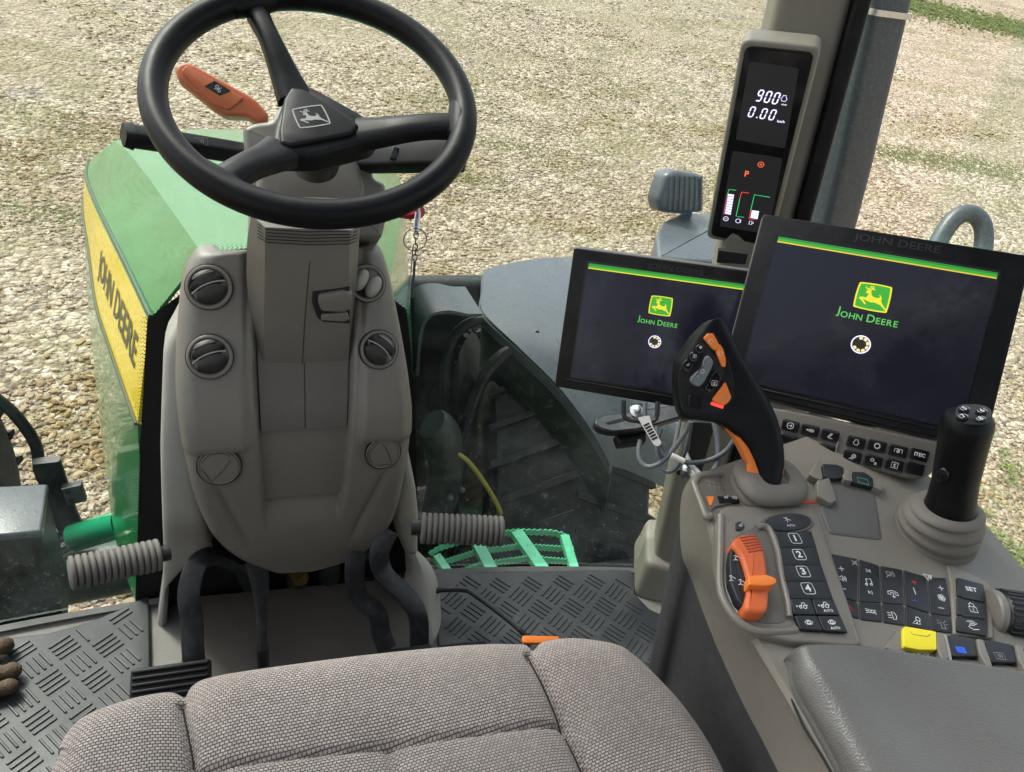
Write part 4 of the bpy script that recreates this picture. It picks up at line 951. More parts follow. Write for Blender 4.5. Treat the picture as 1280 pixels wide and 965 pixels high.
def monitor(name,label,f,l,r,b,t_,hw,hh,logoy,texty,geary,lw_,line_top):
    c=f.P((l+r)/2,(b+t_)/2,-.02); th=thing(name,label,'screen',f.P((l+r)/2,b,-.03))
    out=rp([(l,b),(r,b),(r,t_),(l,t_)],.006,4)
    obj('housing',prism(f,out,-.042,-.004,.006,True),mat('monitor back shell',(.10,.10,.095),.5,grain=.1),th)
    bz=obj('bezel',prism(f,inset(out,.0018),-.006,.0022,.0018),BLACK,th)
    obj('screen',prism(f,rect(0,0,2*hw+.004,2*hh+.004),.0021,.0026),SCR,th)
    obj('bezel_edge',stroke(f,[rect(0,0,2*hw+.006,2*hh+.006)+rect(0,0,2*hw+.006,2*hh+.006)[:1]],.0012,.0027),BLKGLOSS,bz)
    obj('raised_lip',prism(f,rect(0,-hh-.0075,2*hw+.016,.0022),.002,.0042,.0008),BLACK,bz)
    obj('green_line',prism(f,rect(0,hh-.0036,2*hw,.0034),.0026,.0029),EGREEN,th); obj('shade_line',prism(f,rect(0,hh-.0006,2*hw,.0026),.0026,.0029),EDGRAD,th); obj('yellow_line',prism(f,rect(0,hh-.0060,2*hw,.0014),.0026,.0029),EORY if line_top else EYEL,th)
    logo(f.at(0,logoy),lw_,.0029,'screen',th)
    k=lw_/.0425; g=f.at(0,texty)
    big,small=.0135*k,.0106*k
    m=smallcaps(g,.0715*k,big,small,.003)
    obj('lettering',m,EGT,th,smooth=False)
    g=f.at(0,geary); r_=.0112*k
    gr=obj('busy_wheel',flat(g,circ(0,0,r_,36),.003),EWHITE,th,smooth=False); obj('wheel_face',flat(g,circ(0,0,r_*.88,36),.0032),EDARK,gr,smooth=False)
    mb=MB()
    for i in range(9):
        a0=2*math.pi*(i+.12)/9; a1=2*math.pi*(i+.88)/9
        if i in(3,4): continue
        mb+=flat(g,[(r_*.55*math.cos(a0),r_*.55*math.sin(a0)),(r_*.82*math.cos(a0),r_*.82*math.sin(a0)),(r_*.84*math.cos((a0+a1)/2),r_*.84*math.sin((a0+a1)/2)),(r_*.82*math.cos(a1),r_*.82*math.sin(a1)),(r_*.55*math.cos(a1),r_*.55*math.sin(a1))],.0034)
    obj('wheel_segments',mb,ECREAM,gr,smooth=False)
    obj('name_relief',text(f.at(.012,t_-.0125),'JOHN DEERE',.0125*k,.0026,1.35,bold=.012),mat('raised black lettering',(.018,.018,.019),.35),bz,smooth=False)
    return th,bz
MON,mbz=monitor('large_monitor','larger right hand touch screen with a taupe key strip under it',MF,-.151,.1555,-.1115,.1215,.124,.093,.0392,.0128,-.0205,.0425,True)
monitor('small_monitor','smaller touch screen left of the larger one above the cables',SF,-.131,.131,-.1015,.0995,.1055,.079,.036,.0128,-.0141,.0330,False)
# key strip under the larger screen
ks=[MF.px(*p,-.004) for p in ((950,508),(985,512),(1176,552),(1168,590),(1150,600),(1128,598),(945,548))]
strip=obj('key_strip',prism(MF,rp(ks,.008,4),-.03,.0,.004),TAUPED,MON)
def Lf(f,x,y): return f.px(x,y)
zz=lambda x,y:(960+x/5.818,500+y/5.818)
kk=[(zz(162,188),'arrow'),(zz(305,222),'dozer'),(zz(450,258),'pen'),(zz(150,292),''),(zz(275,328),''),(zz(420,365),''),
    (zz(640,308),'engine'),(zz(792,335),'gear'),(zz(945,372),'pto'),(zz(1100,400),'ITEC'),(zz(612,412),'search'),(zz(765,445),'gears'),(zz(918,475),'arrowbox'),(zz(1068,500),'')]
def C_(x,y,r,n=18): c=circ(x,y,r,n); return c+c[:1]
def icon(kind,s):
    k=s; q=lambda L:[(a*k,b*k) for a,b in L]; I={
    'arrow':[C_(0,0,1),[(-.6,0),(.5,0)],[(.05,.45),(.5,0),(.05,-.45)]],
    'dozer':[[(-1.3,.1),(-.3,0)],C_(-.8,.05,.18),[(-.3,.35),(.9,.35),(1.2,0),(.9,-.35),(-.3,-.35),(-.3,.35)],[(-.2,0),(.9,0)]],
    'pen':[[(-.5,-.5),(.3,.8),(.6,.6),(-.2,-.7),(-.6,-.8),(-.5,-.5)],[(-.2,-.9),(.9,-.9)]],
    'engine':[[(-.45,.8),(.45,.8),(.4,.4),(.8,-.1),(.5,-.8),(-.5,-.8),(-.8,-.1),(-.4,.4),(-.45,.8)]],
    'gear':[C_(0,0,.7)]+[[(.75*math.cos(a),.75*math.sin(a)),(1.*math.cos(a),1.*math.sin(a))] for a in [i*math.pi/5 for i in range(10)]],
    'pto':[[(-1.1,-.5),(-1.1,.6),(1.1,.6),(1.1,-.5)],C_(0,-.1,.42),C_(0,-.1,.12)],
    'search':[C_(.35,.25,.55),[(-.05,-.15),(-.9,-.8),(.2,-.8),(.3,-.4)],[(.1,.1),(.6,.4)]],
    'gears':[C_(-.4,.3,.45),[(-.4,.9),(-.4,.75)],[(.2,.3),(.05,.3)],[(-1,.3),(-.85,.3)],[(.3,-.3),(1,-.3)],[(.3,-.6),(1,-.6)],[(.3,-.9),(1,-.9)]],
    'arrowbox':[[(-.9,-.9),(.9,-.9),(.9,.9),(-.9,.9),(-.9,-.9)],[(0,-.5),(0,.4)],[(-.4,.1),(0,.5),(.4,.1)],[(-.4,-.5),(.4,-.5)]],
    'speaker':[[(-.9,-.3),(-.4,-.3),(.1,-.8),(.1,.8),(-.4,.3),(-.9,.3),(-.9,-.3)],[(.35,-.4),(.5,0),(.35,.4)],[(.7,-.7),(.9,0),(.7,.7)]],
    'mute':[[(-.8,-.8),(.8,.8)],[(-.8,.8),(.8,-.8)],[(-.5,-.3),(-.5,.3),(0,.3),(.4,.7),(.4,-.7),(0,-.3),(-.5,-.3)]],
    'next':[[(-.6,-.5),(-.6,.5),(.3,0),(-.6,-.5)],[(.45,-.5),(.45,.5)]],
    'prev':[[(.6,-.5),(.6,.5),(-.3,0),(.6,-.5)],[(-.45,-.5),(-.45,.5)]],
    'note':[[(-.5,-.6),(-.5,.7),(.6,.9),(.6,-.4)],C_(-.72,-.65,.22),C_(.38,-.45,.22)],
    'voice':[C_(-.35,.2,.4),[(-.9,-.8),(-.6,-.35),(0,-.35)],[(.2,.6),(.4,.2),(.2,-.2)],[(.55,.9),(.85,.2),(.55,-.5)]],
    'phone':[[(-1,-.3),(-.9,.3),(0,.6),(.9,.3),(1,-.3),(.5,-.3),(.4,.1),(-.4,.1),(-.5,-.3),(-1,-.3)],[(0,-.2),(0,-.9)],[(-.3,-.6),(0,-.9),(.3,-.6)]],
    'seat':[[(-.9,.5),(.9,.5)],[(-.6,.5),(-.4,-.3),(.5,-.3),(.7,.4)],[(-.2,-.3),(-.2,-.8)],C_(.3,.1,.2)],
    'fan':[C_(.38*math.cos(a),.38*math.sin(a),.36,10) if True else 0 for a in (0,1.26,2.51,3.77,5.03)],
    'hazard':[[(-.8,-.7),(0,.8),(.8,-.7),(-.8,-.7)],[(-.4,-.45),(0,.3),(.4,-.45),(-.4,-.45)]],
    'lights':[[(-1,.4),(-.6,.3)],[(-1,0),(-.6,0)],[(-1,-.4),(-.6,-.3)],C_(-.25,0,.3),C_(.3,0,.3),[(.65,.3),(1,.4)],[(.65,0),(1,0)],[(.65,-.3),(1,-.4)]],
    'lamp':[[(0,-.8),(0,.8),(.5,.7),(.8,0),(.5,-.7),(0,-.8)],[(-.9,.5),(-.25,.5)],[(-.9,0),(-.25,0)],[(-.9,-.5),(-.25,-.5)]],
    'work':[C_(.45,.35,.4),[(.1,.1),(-.9,-.7),(.6,-.7),(.6,-.1)],[(-.2,-.7),(.2,-.3)]],
    'beacon':[[(-.5,-.8),(.5,-.8)],[(-.35,-.8),(-.3,.5),(.3,.5),(.35,-.8)],[(-1,.2),(-.6,.1)],[(1,.2),(.6,.1)],[(-.8,.9),(-.5,.6)],[(.8,.9),(.5,.6)]],
    'lock':[[(-.7,-.9),(.7,-.9),(.7,.15),(-.7,.15),(-.7,-.9)],[(-.42,.15),(-.42,.7),(0,1),(.42,.7),(.42,.15)],[(0,-.2),(0,-.6)]],
    'swirl':[[(-.9,.6),(.2,.8),(.9,.4),(.2,0),(-.6,-.1),(-.9,-.5),(-.2,-.9),(.9,-.7)],[(-.5,.3),(.4,.4)]],
    'tractor':[C_(-.7,-.35,.28,10),C_(.45,-.3,.42,12),[(-1,.0),(-.2,.1),(-.1,.7),(.6,.7),(.8,.1)],[(-1.7,-.1),(-1.25,-.1)],[(-1.5,.1),(-1.7,-.1),(-1.5,-.3)],[(.9,-.1),(1.2,.2)]],
    'plough':[[(-1,0),(-.3,.5),(.3,.5),(1,0),(.3,-.5),(-.3,-.5),(-1,0)],C_(0,0,.35,10),[(-.7,-.5),(-.3,-.1)],[(.7,-.5),(.3,-.1)]],
    'auto':[[(-.9,.7),(.9,-.1)],[(-.6,-.2),(.0,.3),(-.2,-.7)],[(-.2,.9),(.1,.2)]],
    'hare':[[(-.7,-.3),(-.3,.2),(.3,.4),(.8,.9)],[(-.7,-.3),(.2,-.3),(.6,.1)]],
    'square':[[(-1,-.7),(1,-.7),(1,.7),(-1,.7),(-1,-.7)]],'bars':[[(-.4,-.4),(-.4,.4)],[(0,-.4),(0,.4)],[(.4,-.4),(.4,.4)]],
    'plus':[[(-.7,0),(.7,0)],[(0,-.7),(0,.7)]],'minus':[[(-.7,0),(.7,0)]],'stick':[[(0,-.8),(0,.8)],[(-.15,.8),(.15,.8)]],
    'linkage':[[(-1,.1),(.2,.5),(.9,.2)],[(-.6,-.2),(.3,-.6),(.9,-.3)],C_(.2,0,.25,10)],
    'cow':[[(-.9,.3),(-.4,.5),(.5,.5),(.9,.2)],[(-.6,.4),(-.6,-.4)],[(.5,.4),(.5,-.4)],[(-.6,-.1),(.5,-.1)]],
    'shiftmap':[[(-1,.5),(1,.5)],[(-.6,.9),(-.6,-.9)],[(0,.9),(0,-.9)],[(-1,-.2),(1,-.2)],[(.6,.5),(.6,-.9)]],
    }[kind]; return [q(l) for l in I]
for (p,ic) in kk:
    g=MF.at(*MF.px(*p,.001)); c=g; kx=obj('key',prism(g,rp(rect(0,0,.0205,.0135),.0025,3),-.002,.0035,.0012),BLKGLOSS,strip)
    if ic=='ITEC': obj('legend',text(g,'ITEC',.0058,.0037,1.,bold=.02),WHITE,kx,smooth=False)
    elif ic: obj('legend',stroke(g,icon(ic,.0038),.0006,.0037),WHITE,kx,smooth=False)
g=MF.at(*MF.px(1044,566)); obj('strip_rib',prism(g,rect(0,0,.002,.03),-.002,.003,.001),TAUPE,strip)
# arm holding the larger screen
arm=thing('monitor_arm','dark metal arm holding the two screens above the right console','monitor arm',(.62,.72,.70))
obj('upright',tube([MF.P(.02,-.02,-.045),MF.P(.03,-.12,-.06),V((.64,.66,.68)),V((.64,.62,.62))],.014,12,smooth=16),STEELB,arm)
obj('rail',bar([SF.P(.03,-.04,-.045),SF.P(.08,-.04,-.07),MF.P(-.05,-.03,-.06)],SEC(.03,.012),(0,0,1)),STEELB,arm)
# slotted bracket under the smaller screen
bk=thing('slotted_bracket','black slotted steel mounting bracket just under the smaller screen','bracket',aT(790,530,1.0))
zz=lambda x,y:(730+x/6.4,480+y/6.4)
pb=aT(*zz(250,330),.985); bf=Fr(pb,aT(*zz(700,210),.93)-aT(*zz(120,320),1.0),n=(.02,-.35,.94))
pp=[bf.px(*zz(*q)) for q in ((90,300),(110,262),(180,240),(330,225),(560,190),(770,160),(900,150),(900,270),(780,265),(560,330),(430,365),(230,385),(130,360),(92,325))]
obj('plate',prism(bf,rp(pp,.004,2),-.012,0,.002,True),STEELB,bk); 
obj('plate_top',prism(bf,inset(rp(pp if area(pp)>0 else pp[::-1],.004,2),.0022),-.001,.0006),mat('worn black steel',(.10,.11,.115),.32,dust=.4,dustc=(.4,.42,.42),ds=60),bk)
sl=[bf.px(*zz(*q)) for q in ((165,312),(330,268),(440,258),(440,290),(350,290),(190,330))]
obj('slot',prism(bf,rp(sl,.002,2),.0004,.0010),SEAM,bk)
sl=[bf.px(*zz(*q),-.014) for q in ((262,400),(500,360),(500,450),(290,475))]; obj('lower_block',prism(bf,sl,-.03,-.014,.002,True),BLACK,bk)
obj('bolt_head',lathe(bf.at(*bf.px(*zz(425,228))),[(.011,0),(.012,.004),(.009,.009),(.004,.012),(.001,.0125)],20),CHROME,bk)
u=[zz(318,130),zz(318,230),zz(335,270),zz(400,292),zz(520,300),zz(572,280),zz(585,240),zz(590,140)]; obj('wire_loop',tube([aT(*p,.965) for p in u],.0032,8,smooth=40),STEELB,bk)
def cable(label,pts,r,ts,m=CABLE):
    c=tube([aT(*zz(x,y),t_) for (x,y),t_ in zip(pts,ts)],r,10,smooth=60); return tag(obj('cable',c,m),label,'cable')
L1=lambda n,a,b:[a+(b-a)*i/(n-1) for i in range(n)]
c1=cable('black cable with a white paper tag running from the bracket to the right',[(490,150),(490,260),(560,400),(640,510),(700,565),(820,625),(960,620),(1060,585),(1140,530),(1200,440),(1215,330)],.0030,L1(11,.955,.93))
tg=[aT(*zz(x,y),.935) for x,y in ((470,262),(520,360),(570,450),(605,485))]
lp=Fr(tg[1],tg[2]-tg[0],n=-(ray(*zz(520,360)))); q=[lp.px(*zz(*p)) for p in ((428,268),(525,250),(545,330),(620,470),(600,498),(560,490),(500,390))]
obj('paper_tag',prism(lp,rp(q,.002,2),.002,.003),LABELW,c1)
q=[lp.px(*zz(*p)) for p in ((700,560),(806,605),(800,635),(690,590))]; obj('tag_sleeve',tube([aT(*zz(700,572),.931),aT(*zz(803,620),.929)],.0036,10),LABELW,c1)
mb=MB()
for i in range(6):
    a=lp.px(*zz(500+i*13,325+i*22)); mb+=prism(lp.at(*a),rect(0,0,.0024,.0075),.003,.0033)
obj('tag_print',mb,SEAM,c1)
cable('grey looped cable hanging lowest left under the slotted bracket',[(450,450),(437,520),(445,600),(490,655),(560,655),(640,610),(700,545),(760,460),(820,370),(850,300)],.0030,L1(10,.97,.93))
cable('grey cable making the middle loop below the bracket',[(585,340),(580,470),(600,600),(640,680),(690,700),(750,650),(800,560),(830,450),(855,300)],.0030,L1(9,.985,.95))
cable('thin grey cable tangled innermost in the loops by the pillar slot',[(770,290),(745,420),(705,520),(650,585),(603,560),(592,470),(620,350)],.0020,L1(7,.96,.94))
cable('dark cable dropping straight down behind the drive lever',[(1040,300),(1065,420),(1075,540),(1060,640),(1030,700),(1000,740)],.0036,L1(6,.95,.93))
cable('pale cable curling past the round fastener in the pillar slot',[(815,560),(850,640),(890,680),(930,730),(960,790)],.0036,L1(5,1.15,1.05),m=mat('pale grey cable',(.30,.31,.31),.5))
ps=Fr(aT(900,560,1.375),(.90,-.43,0),(0,.08,1)); q=[ps.px(*zz(*p)) for p in ((860,300),(1050,310),(960,640),(920,770),(870,760),(735,720),(740,690),(800,670),(850,480))]
obj('cable_slot',prism(ps,rp(q,.006,3),-.02,.002,.001),SEAM,pl); 
q=ps.px(*zz(828,690)); obj('slot_fastener',lathe(ps.at(*q),[(.014,0),(.014,.012),(.009,.016),(.001,.017)],16),CHROME,pl)
ps2=Fr(aT(905,318,1.21),(.86,-.50,.02),(0,.1,1)); q=[ps2.px(*p) for p in ((898,312),(935,317),(932,330),(896,328))]; obj('trim_slot',prism(ps2,q,-.01,.003,.001),SEAM,pl)
# ---------------------------------------------------------------- instrument display on the pillar
DF=Fr((0.664,0.9775,0.9424),(0.7999,-0.5916,0.1009),(-0.2142,-0.1244,0.9688)); hh=.1605
dp=thing('pillar_display','tall narrow instrument display with lit numbers mounted on the corner pillar','instrument display',DF.P(0,-hh,-.03))
obj('housing',prism(DF,rp(rect(0,0,.105,2*hh+.004),.014,6),-.045,.0,.006,True),PILL,dp)
gf=obj('glass_face',prism(DF,rp(rect(0,0,.091,2*hh-.012),.011,6),-.002,.0014,.001),BLKGLOSS,dp)
PAN=emit('faint panel glow',(.012,.012,.013),.6)
z3=lambda x,y:(860+x/3.444,30+y/3.444)
q=[DF.px(*z3(*p),.0015) for p in ((265,160),(478,190),(418,535),(205,498))]; obj('upper_panel',prism(DF,rp(q,.004,3),.0012,.0017),PAN,gf)
q=[DF.px(*z3(*p),.0015) for p in ((192,545),(408,578),(345,905),(136,870))]; obj('lower_panel',prism(DF,rp(q,.004,3),.0012,.0017),PAN,gf)
SEG={'0':'abcdef','9':'abcdfg','.':''}
def seg7(f,ch,w_,h_):
    s_={'a':[(-1,1),(1,1)],'b':[(1,1),(1,0)],'c':[(1,0),(1,-1)],'d':[(-1,-1),(1,-1)],'e':[(-1,0),(-1,-1)],'f':[(-1,1),(-1,0)],'g':[(-1,0),(1,0)]}
    out=[]
    for c in SEG[ch]:
        (a,b),(c_,d_)=s_[c]; ax_,bx_=a*.86+ (c_-a)*.06,b+(d_-b)*.1; cx_,dx_=c_*.86-(c_-a)*.06,d_-(d_-b)*.1
        q=[(ax_*w_/2,bx_*h_/2),(cx_*w_/2,dx_*h_/2)]; out.append([(x+y*.18,y) for x,y in q])
    return stroke(f,out,h_*.125,.0022)
def place(mb,name,m=EWHITE): return obj(name,mb,m,gf,smooth=False)
for i,(x,y) in enumerate(((310,308),(345,314),(380,320))): place(seg7(DF.at(*DF.px(*z3(x,y),.002)),'900'[i],.0072,.0155),'digit')
for i,(x,y) in enumerate(((275,378),(326,386),(364,391))): place(seg7(DF.at(*DF.px(*z3(x,y),.002)),'000'[i],.0072,.0145),'digit')
g=DF.at(*DF.px(*z3(296,402),.002)); place(flat(g,circ(0,0,.0011,10),.0022),'decimal_point')
g=DF.at(*DF.px(*z3(414,320),.002)); place(stroke(g,icon('engine',.0052),.0008,.0022),'engine_symbol'); g=DF.at(*DF.px(*z3(414,347),.002)); place(text(g,'n/min',.0034,.0022,bold=.02),'unit_legend')
g=DF.at(*DF.px(*z3(400,420),.002)); place(text(g,'km/h',.0052,.0022,bold=.02),'unit_legend')
g=DF.at(*DF.px(*z3(314,605),.002)); place(stroke(g,[C_(0,0,.0042),[(-.0018,.0006),(.0018,.0006)],[(-.0018,-.0006),(.0018,-.0006)]],.0008,.0022),'brake_symbol',EORANGE)
g=DF.at(*DF.px(*z3(252,646),.002)); place(text(g,'P',.0135,.0022,.95,bold=.008),'park_letter',EORANGE)
def Dp(pts): return [DF.px(*z3(*p),.0022) for p in pts]
place(stroke(DF,[Dp([(207,716),(176,712),(168,740)])],.0010,.0022),'gauge_line',EGR2); place(stroke(DF,[Dp([(168,740),(154,818),(185,822)])],.0012,.0022),'gauge_line',EPINK)
place(stroke(DF,[Dp([(262,728),(231,724),(223,750)])],.0010,.0022),'gauge_line',ERED); place(stroke(DF,[Dp([(223,752),(207,828),(240,832)])],.0010,.0022),'gauge_line',EGR2)
place(stroke(DF,[Dp([(352,746),(286,735),(270,802)])],.0010,.0022),'gauge_line',EGR2); place(stroke(DF,[Dp([(270,802),(263,838),(290,842)])],.0010,.0022),'gauge_line',ERED)
q=Dp([(172,730),(200,734),(185,822),(157,816)]); 
for i in range(8):
    a,b=i/8+.012,(i+1)/8-.012; P=lambda s_,u:(q[0][0]*(1-s_)*(1-u)+q[1][0]*s_*(1-u)+q[2][0]*s_*u+q[3][0]*(1-s_)*u,q[0][1]*(1-s_)*(1-u)+q[1][1]*s_*(1-u)+q[2][1]*s_*u+q[3][1]*(1-s_)*u)
    place(flat(DF,[P(.05,a),P(.95,a),P(.95,b),P(.05,b)],.0022),'gauge_bar')
place(flat(DF,Dp([(275,802),(306,806),(299,840),(269,834)]),.0022),'gauge_bar')
g=DF.at(*DF.px(*z3(163,838),.002)); place(stroke(g,[C_(0,0,.0038),[(-.002,0),(.002,0)]],.0008,.0022),'level_symbol'); g=DF.at(*DF.px(*z3(218,848),.002)); place(stroke(g,[C_(-.001,0,.0036),[(.003,.003),(.003,-.003)]],.0008,.0022),'temperature_symbol'); g=DF.at(*DF.px(*z3(272,856),.002)); place(stroke(g,[[(-.003,-.003),(-.003,.003),(.001,.003),(.001,-.003),(-.003,-.003)],[(.001,0),(.003,-.001),(.003,.002)]],.0008,.0022),'fuel_symbol')
# ---------------------------------------------------------------- steering column with levers
sco=thing('steering_column','warm grey adjustable steering column between the wheel and the console','steering column',(.0,1.05,.5))
def yf(py,base): return base
# lower faceted shroud: rings of px outline at given y
def cring(l,ml,mr,r,y,d=.085):
    L_,A,B,R_=aY(*l,y+.028),aY(*ml,y),aY(*mr,y),aY(*r,y+.02); return [L_,A,A.lerp(B,.5)+V((0,-.001,0)),B,R_,R_+V((-.004,d,.0)),L_+V((.004,d,.0))]
lowr=[cring((314,268),(331,284),(440,288),(452,274),1.000),cring((309,300),(331,306),(437,306),(449,298),1.003),cring((308,340),(331,340),(436,340),(447,335),1.006),cring((312,400),(330,402),(437,404),(441,400),1.006),cring((316,445),(331,450),(436,450),(440,440),1.006),cring((322,452),(334,464),(428,464),(437,452),1.014)]
obj('lower_shroud',fix(loft(lowr)),TAUPE,sco,sharp=25)
fr_=Fr(V((0,1.003,.8)),(1,0,0),(0,.03,1))
gb=MB()
for i in range(5):
    y0=288+i*4; gb+=tube([aY(x,y,yy) for x,y,yy in ((322,y0-8,1.012),(334,y0-1,.9995),(385,y0+2,.998),(436,y0+1,.9995),(446,y0-3,1.01))],.0006,6)
obj('bellows_groove',gb,SEAM,sco)
gf_=Fr(V((0,1.0045,.7)),(1,0,0),(0,.005,1)); obj('shroud_seam',stroke(gf_,[[gf_.px(*p) for p in ((388,320),(385,350),(381,400),(378,455))]],.0010,.001),SEAM,sco)
# tilt latch recess
lf=Fr(V((0,1.003,.66)),(1,0,0),(0,.0,1)); q=[lf.px(*p) for p in ((391,365),(426,361),(437,359),(437,404),(404,402),(397,397),(390,378))]
obj('latch_recess',prism(lf,q,-.01,.001,.0008),SEAM,sco)
q=[lf.px(*p,.004) for p in ((399,368),(430,363),(441,367),(439,384),(431,389),(402,388),(397,377))]; obj('latch',prism(lf,rp(q,.003,2),-.01,.008,.003),TAUPE,sco)
q=[lf.px(*p,.003) for p in ((402,393),(434,390),(437,399),(430,402),(401,400))]; obj('latch_lip',prism(lf,rp(q,.002,2),-.01,.005,.002),TAUPE,sco)
# upper head behind the wheel: built on a plane square to the column
UF=Fr(aT(384,215,1.13),(1,0,0),n=(-.02,-.80,.60))
up=[UF.px(*p) for p in ((303,158),(318,152),(338,150),(352,128),(380,118),(425,135),(452,168),(462,195),(468,222),(482,228),(486,262),(478,296),(452,298),(330,286),(316,276),(306,200))]
obj('upper_head',prism(UF,rp(up,.006,3),-.085,.0,.010,True),TAUPE,sco)
up=[UF.px(*p,.012) for p in ((325,200),(345,178),(430,176),(448,200),(458,240),(452,262),(330,262),(318,240))]
obj('head_cowl',prism(UF,rp(up,.010,3),-.01,.016,.010),TAUPE,sco)
sk=thing  # stalks move with the column head, so they are its parts
a_,b_=aT(304,192,1.13),aT(166,170,1.03)
st_f=[a_,a_.lerp(b_,.3),a_.lerp(b_,.8),b_]
stalk=obj('light_stalk',bar([a_,a_.lerp(b_,.5),b_],[rp(rect(0,0,.030,.024),.008,3)]*3,(0,-.4,1)),BLACK,sco)
obj('stalk_end',bar([b_,b_+(b_-a_).normalized()*.012],[rp(rect(0,0,.034,.028),.008,3),rp(rect(0,0,.030,.024),.008,3)],(0,-.4,1)),BLACK,stalk)
d=(a_-b_).normalized(); LFm=Fr(a_.lerp(b_,.42),d,n=(0,-.75,.66)); 
def mk(f,px,py,kind,s_,w_,m,par,nm='legend',h=.0125): g=f.at(*f.px(px,py,h),0,0); return obj(nm,stroke(g,icon(kind,s_),w_,h),m,par,smooth=False)
q=[LFm.px(*p,.0123) for p in ((226,170),(262,180),(258,184),(228,177))]
g=LFm.at(*LFm.px(233,174,.0128)); obj('legend',stroke(g,[[(-.006,0),(-.003,.003),(-.003,.0015),(0,.0015),(0,-.0015),(-.003,-.0015),(-.003,-.003),(-.006,0)],[(.008,0),(.005,.003),(.005,.0015),(.002,.0015),(.002,-.0015),(.005,-.0015),(.005,-.003),(.008,0)]],.0006,.0128),GREYP,stalk,smooth=False)
g=LFm.at(*LFm.px(252,177,.0128)); obj('legend',stroke(g,icon('lamp',.0038),.0006,.0128)+stroke(g,[rect(-.007,0,.030,.0105)+rect(-.007,0,.030,.0105)[:1]],.0005,.0128),GREYP,stalk,smooth=False)
a_,b_=aT(452,196,1.16),aT(578,193,1.08); pod=obj('switch_pod',bar([a_,b_],[rp(rect(0,0,.044,.030),.006,3)]*2,(0,-.75,.66)),BLACK,sco)
PF=Fr(a_.lerp(b_,.5),b_-a_,n=(0,-.75,.66)); 
g=PF.at(*PF.px(496,187,.016)); obj('rocker',prism(g,rp(rect(0,0,.011,.020),.002,2),-.002,.004,.002),BLKGLOSS,pod)
g=PF.at(*PF.px(528,187,.016)); obj('rocker',prism(g,rp(rect(0,0,.016,.020),.002,2),-.002,.005,.002),BLACK,pod)
g=PF.at(*PF.px(514,187,.016)); obj('legend',stroke(g,[C_(0,-.004,.0018),C_(.002,.003,.0018),C_(-.002,.003,.0018)],.0006,.0163),GREYP,pod,smooth=False)
g=PF.at(*PF.px(551,186,.016)); obj('legend',stroke(g,[C_(.001,-.006,.0022),[(0,-.003),(-.003,.007)],[(.0005,-.001),(-.0015,.008)]],.0006,.0163),GREYP,pod,smooth=False)
# orange direction lever
OF=Fr(aT(270,115,1.12),aT(300,130,1.13)-aT(240,92,1.10),n=(-.05,-.80,.60)); z1=lambda x,y:(80+x/3.0156,y/3.0156)
q=[OF.px(*z1(*p)) for p in ((418,262),(432,240),(458,232),(490,243),(700,358),(728,378),(772,430),(765,452),(720,456),(690,436),(612,434),(560,402),(430,298))]
lev=obj('direction_lever',prism(OF,rp(q,.004,3),-.026,.0,.005,True,4),ORANGEL,sco)
q=[OF.px(*z1(*p)) for p in ((440,272),(462,246),(680,372),(620,418),(560,392))]; obj('lever_face',prism(OF,rp(q,.004,3),-.003,.0022,.0015),ORANGEL,lev)
q=[OF.px(*z1(*p),.0025) for p in ((530,325),(568,305),(628,342),(588,360))]; dd=obj('lever_display',prism(OF,q,-.001,.0029),BLACK,lev)
g=OF.at(*OF.px(*z1(580,334),.003)); obj('legend',stroke(g,[C_(-.002,.002,.0022),C_(.003,-.002,.0018),[(-.004,-.003),(0,-.001),(.004,.004)]],.0006,.0032),WHITE,dd,smooth=False)
# key and ring hanging from the right of the column
ky=thing('ignition_key','red headed key with a wire ring and steel bar hanging from it','key',aT(518,280,1.10))
z7=lambda x,y:(480+x/6.03,230+y/6.03)
obj('red_head',tube([aT(*z7(120,222),1.14),aT(*z7(200,222),1.13),aT(*z7(275,208),1.12)],[.008,.011,.011],12,flat=.8),mat('red plastic',(.45,.01,.015),.35),ky)
obj('hook',tube([aT(*z7(x,y),1.11) for x,y in ((262,180),(266,230),(258,300),(247,365),(236,360),(236,290),(246,215))],.0022,8,smooth=40),CHROME,ky)
kf=Fr(aT(*z7(235,420),1.10),(1,0,0),(0,.1,1)); rr_=.0165*1.0
obj('wire_ring',tube([kf.P(rr_*math.cos(a),rr_*math.sin(a),0) for a in [2*math.pi*i/40 for i in range(41)]],.0007,6),STEELB,ky)
ch_=MB()
for i,(x,y) in enumerate(((243,385),(238,430),(236,475),(236,515),(233,555))):
    c=aT(*z7(x,y),1.10); s_=Fr(c,(1,0,0) if i%2==0 else (.2,1,0),(0,0,1)); ch_+=tube([s_.P(.0032*math.cos(a),.0058*math.sin(a)) for a in [2*math.pi*k/16 for k in range(17)]],.0008,6)
obj('chain',ch_,STEELB,ky)
obj('steel_bar',tube([aT(*z7(232,585),1.10),aT(*z7(212,855),1.10)],.0019,8),STEELB,ky); obj('thin_wire',tube([aT(*z7(218,480),1.095),aT(*z7(205,650),1.095),aT(*z7(188,915),1.095)],.0009,6),CHROME,ky)
# badge on the wheel hub
z2=lambda x,y:(340+x/9.65,100+y/9.65)
c=HF.px(*z2(470,440),.0126); e=[HF.px(*z2(*p),.0126) for p in ((255,400),(690,470))]; g=HF.at(*c,0,0)
ex=HF.px(*z2(690,440),.0126); wx=abs(ex[0]-HF.px(*z2(255,440),.0126)[0]); g=HF.at(*c,R(14))
logo(g,wx*.97,.0127,'badge',cap)
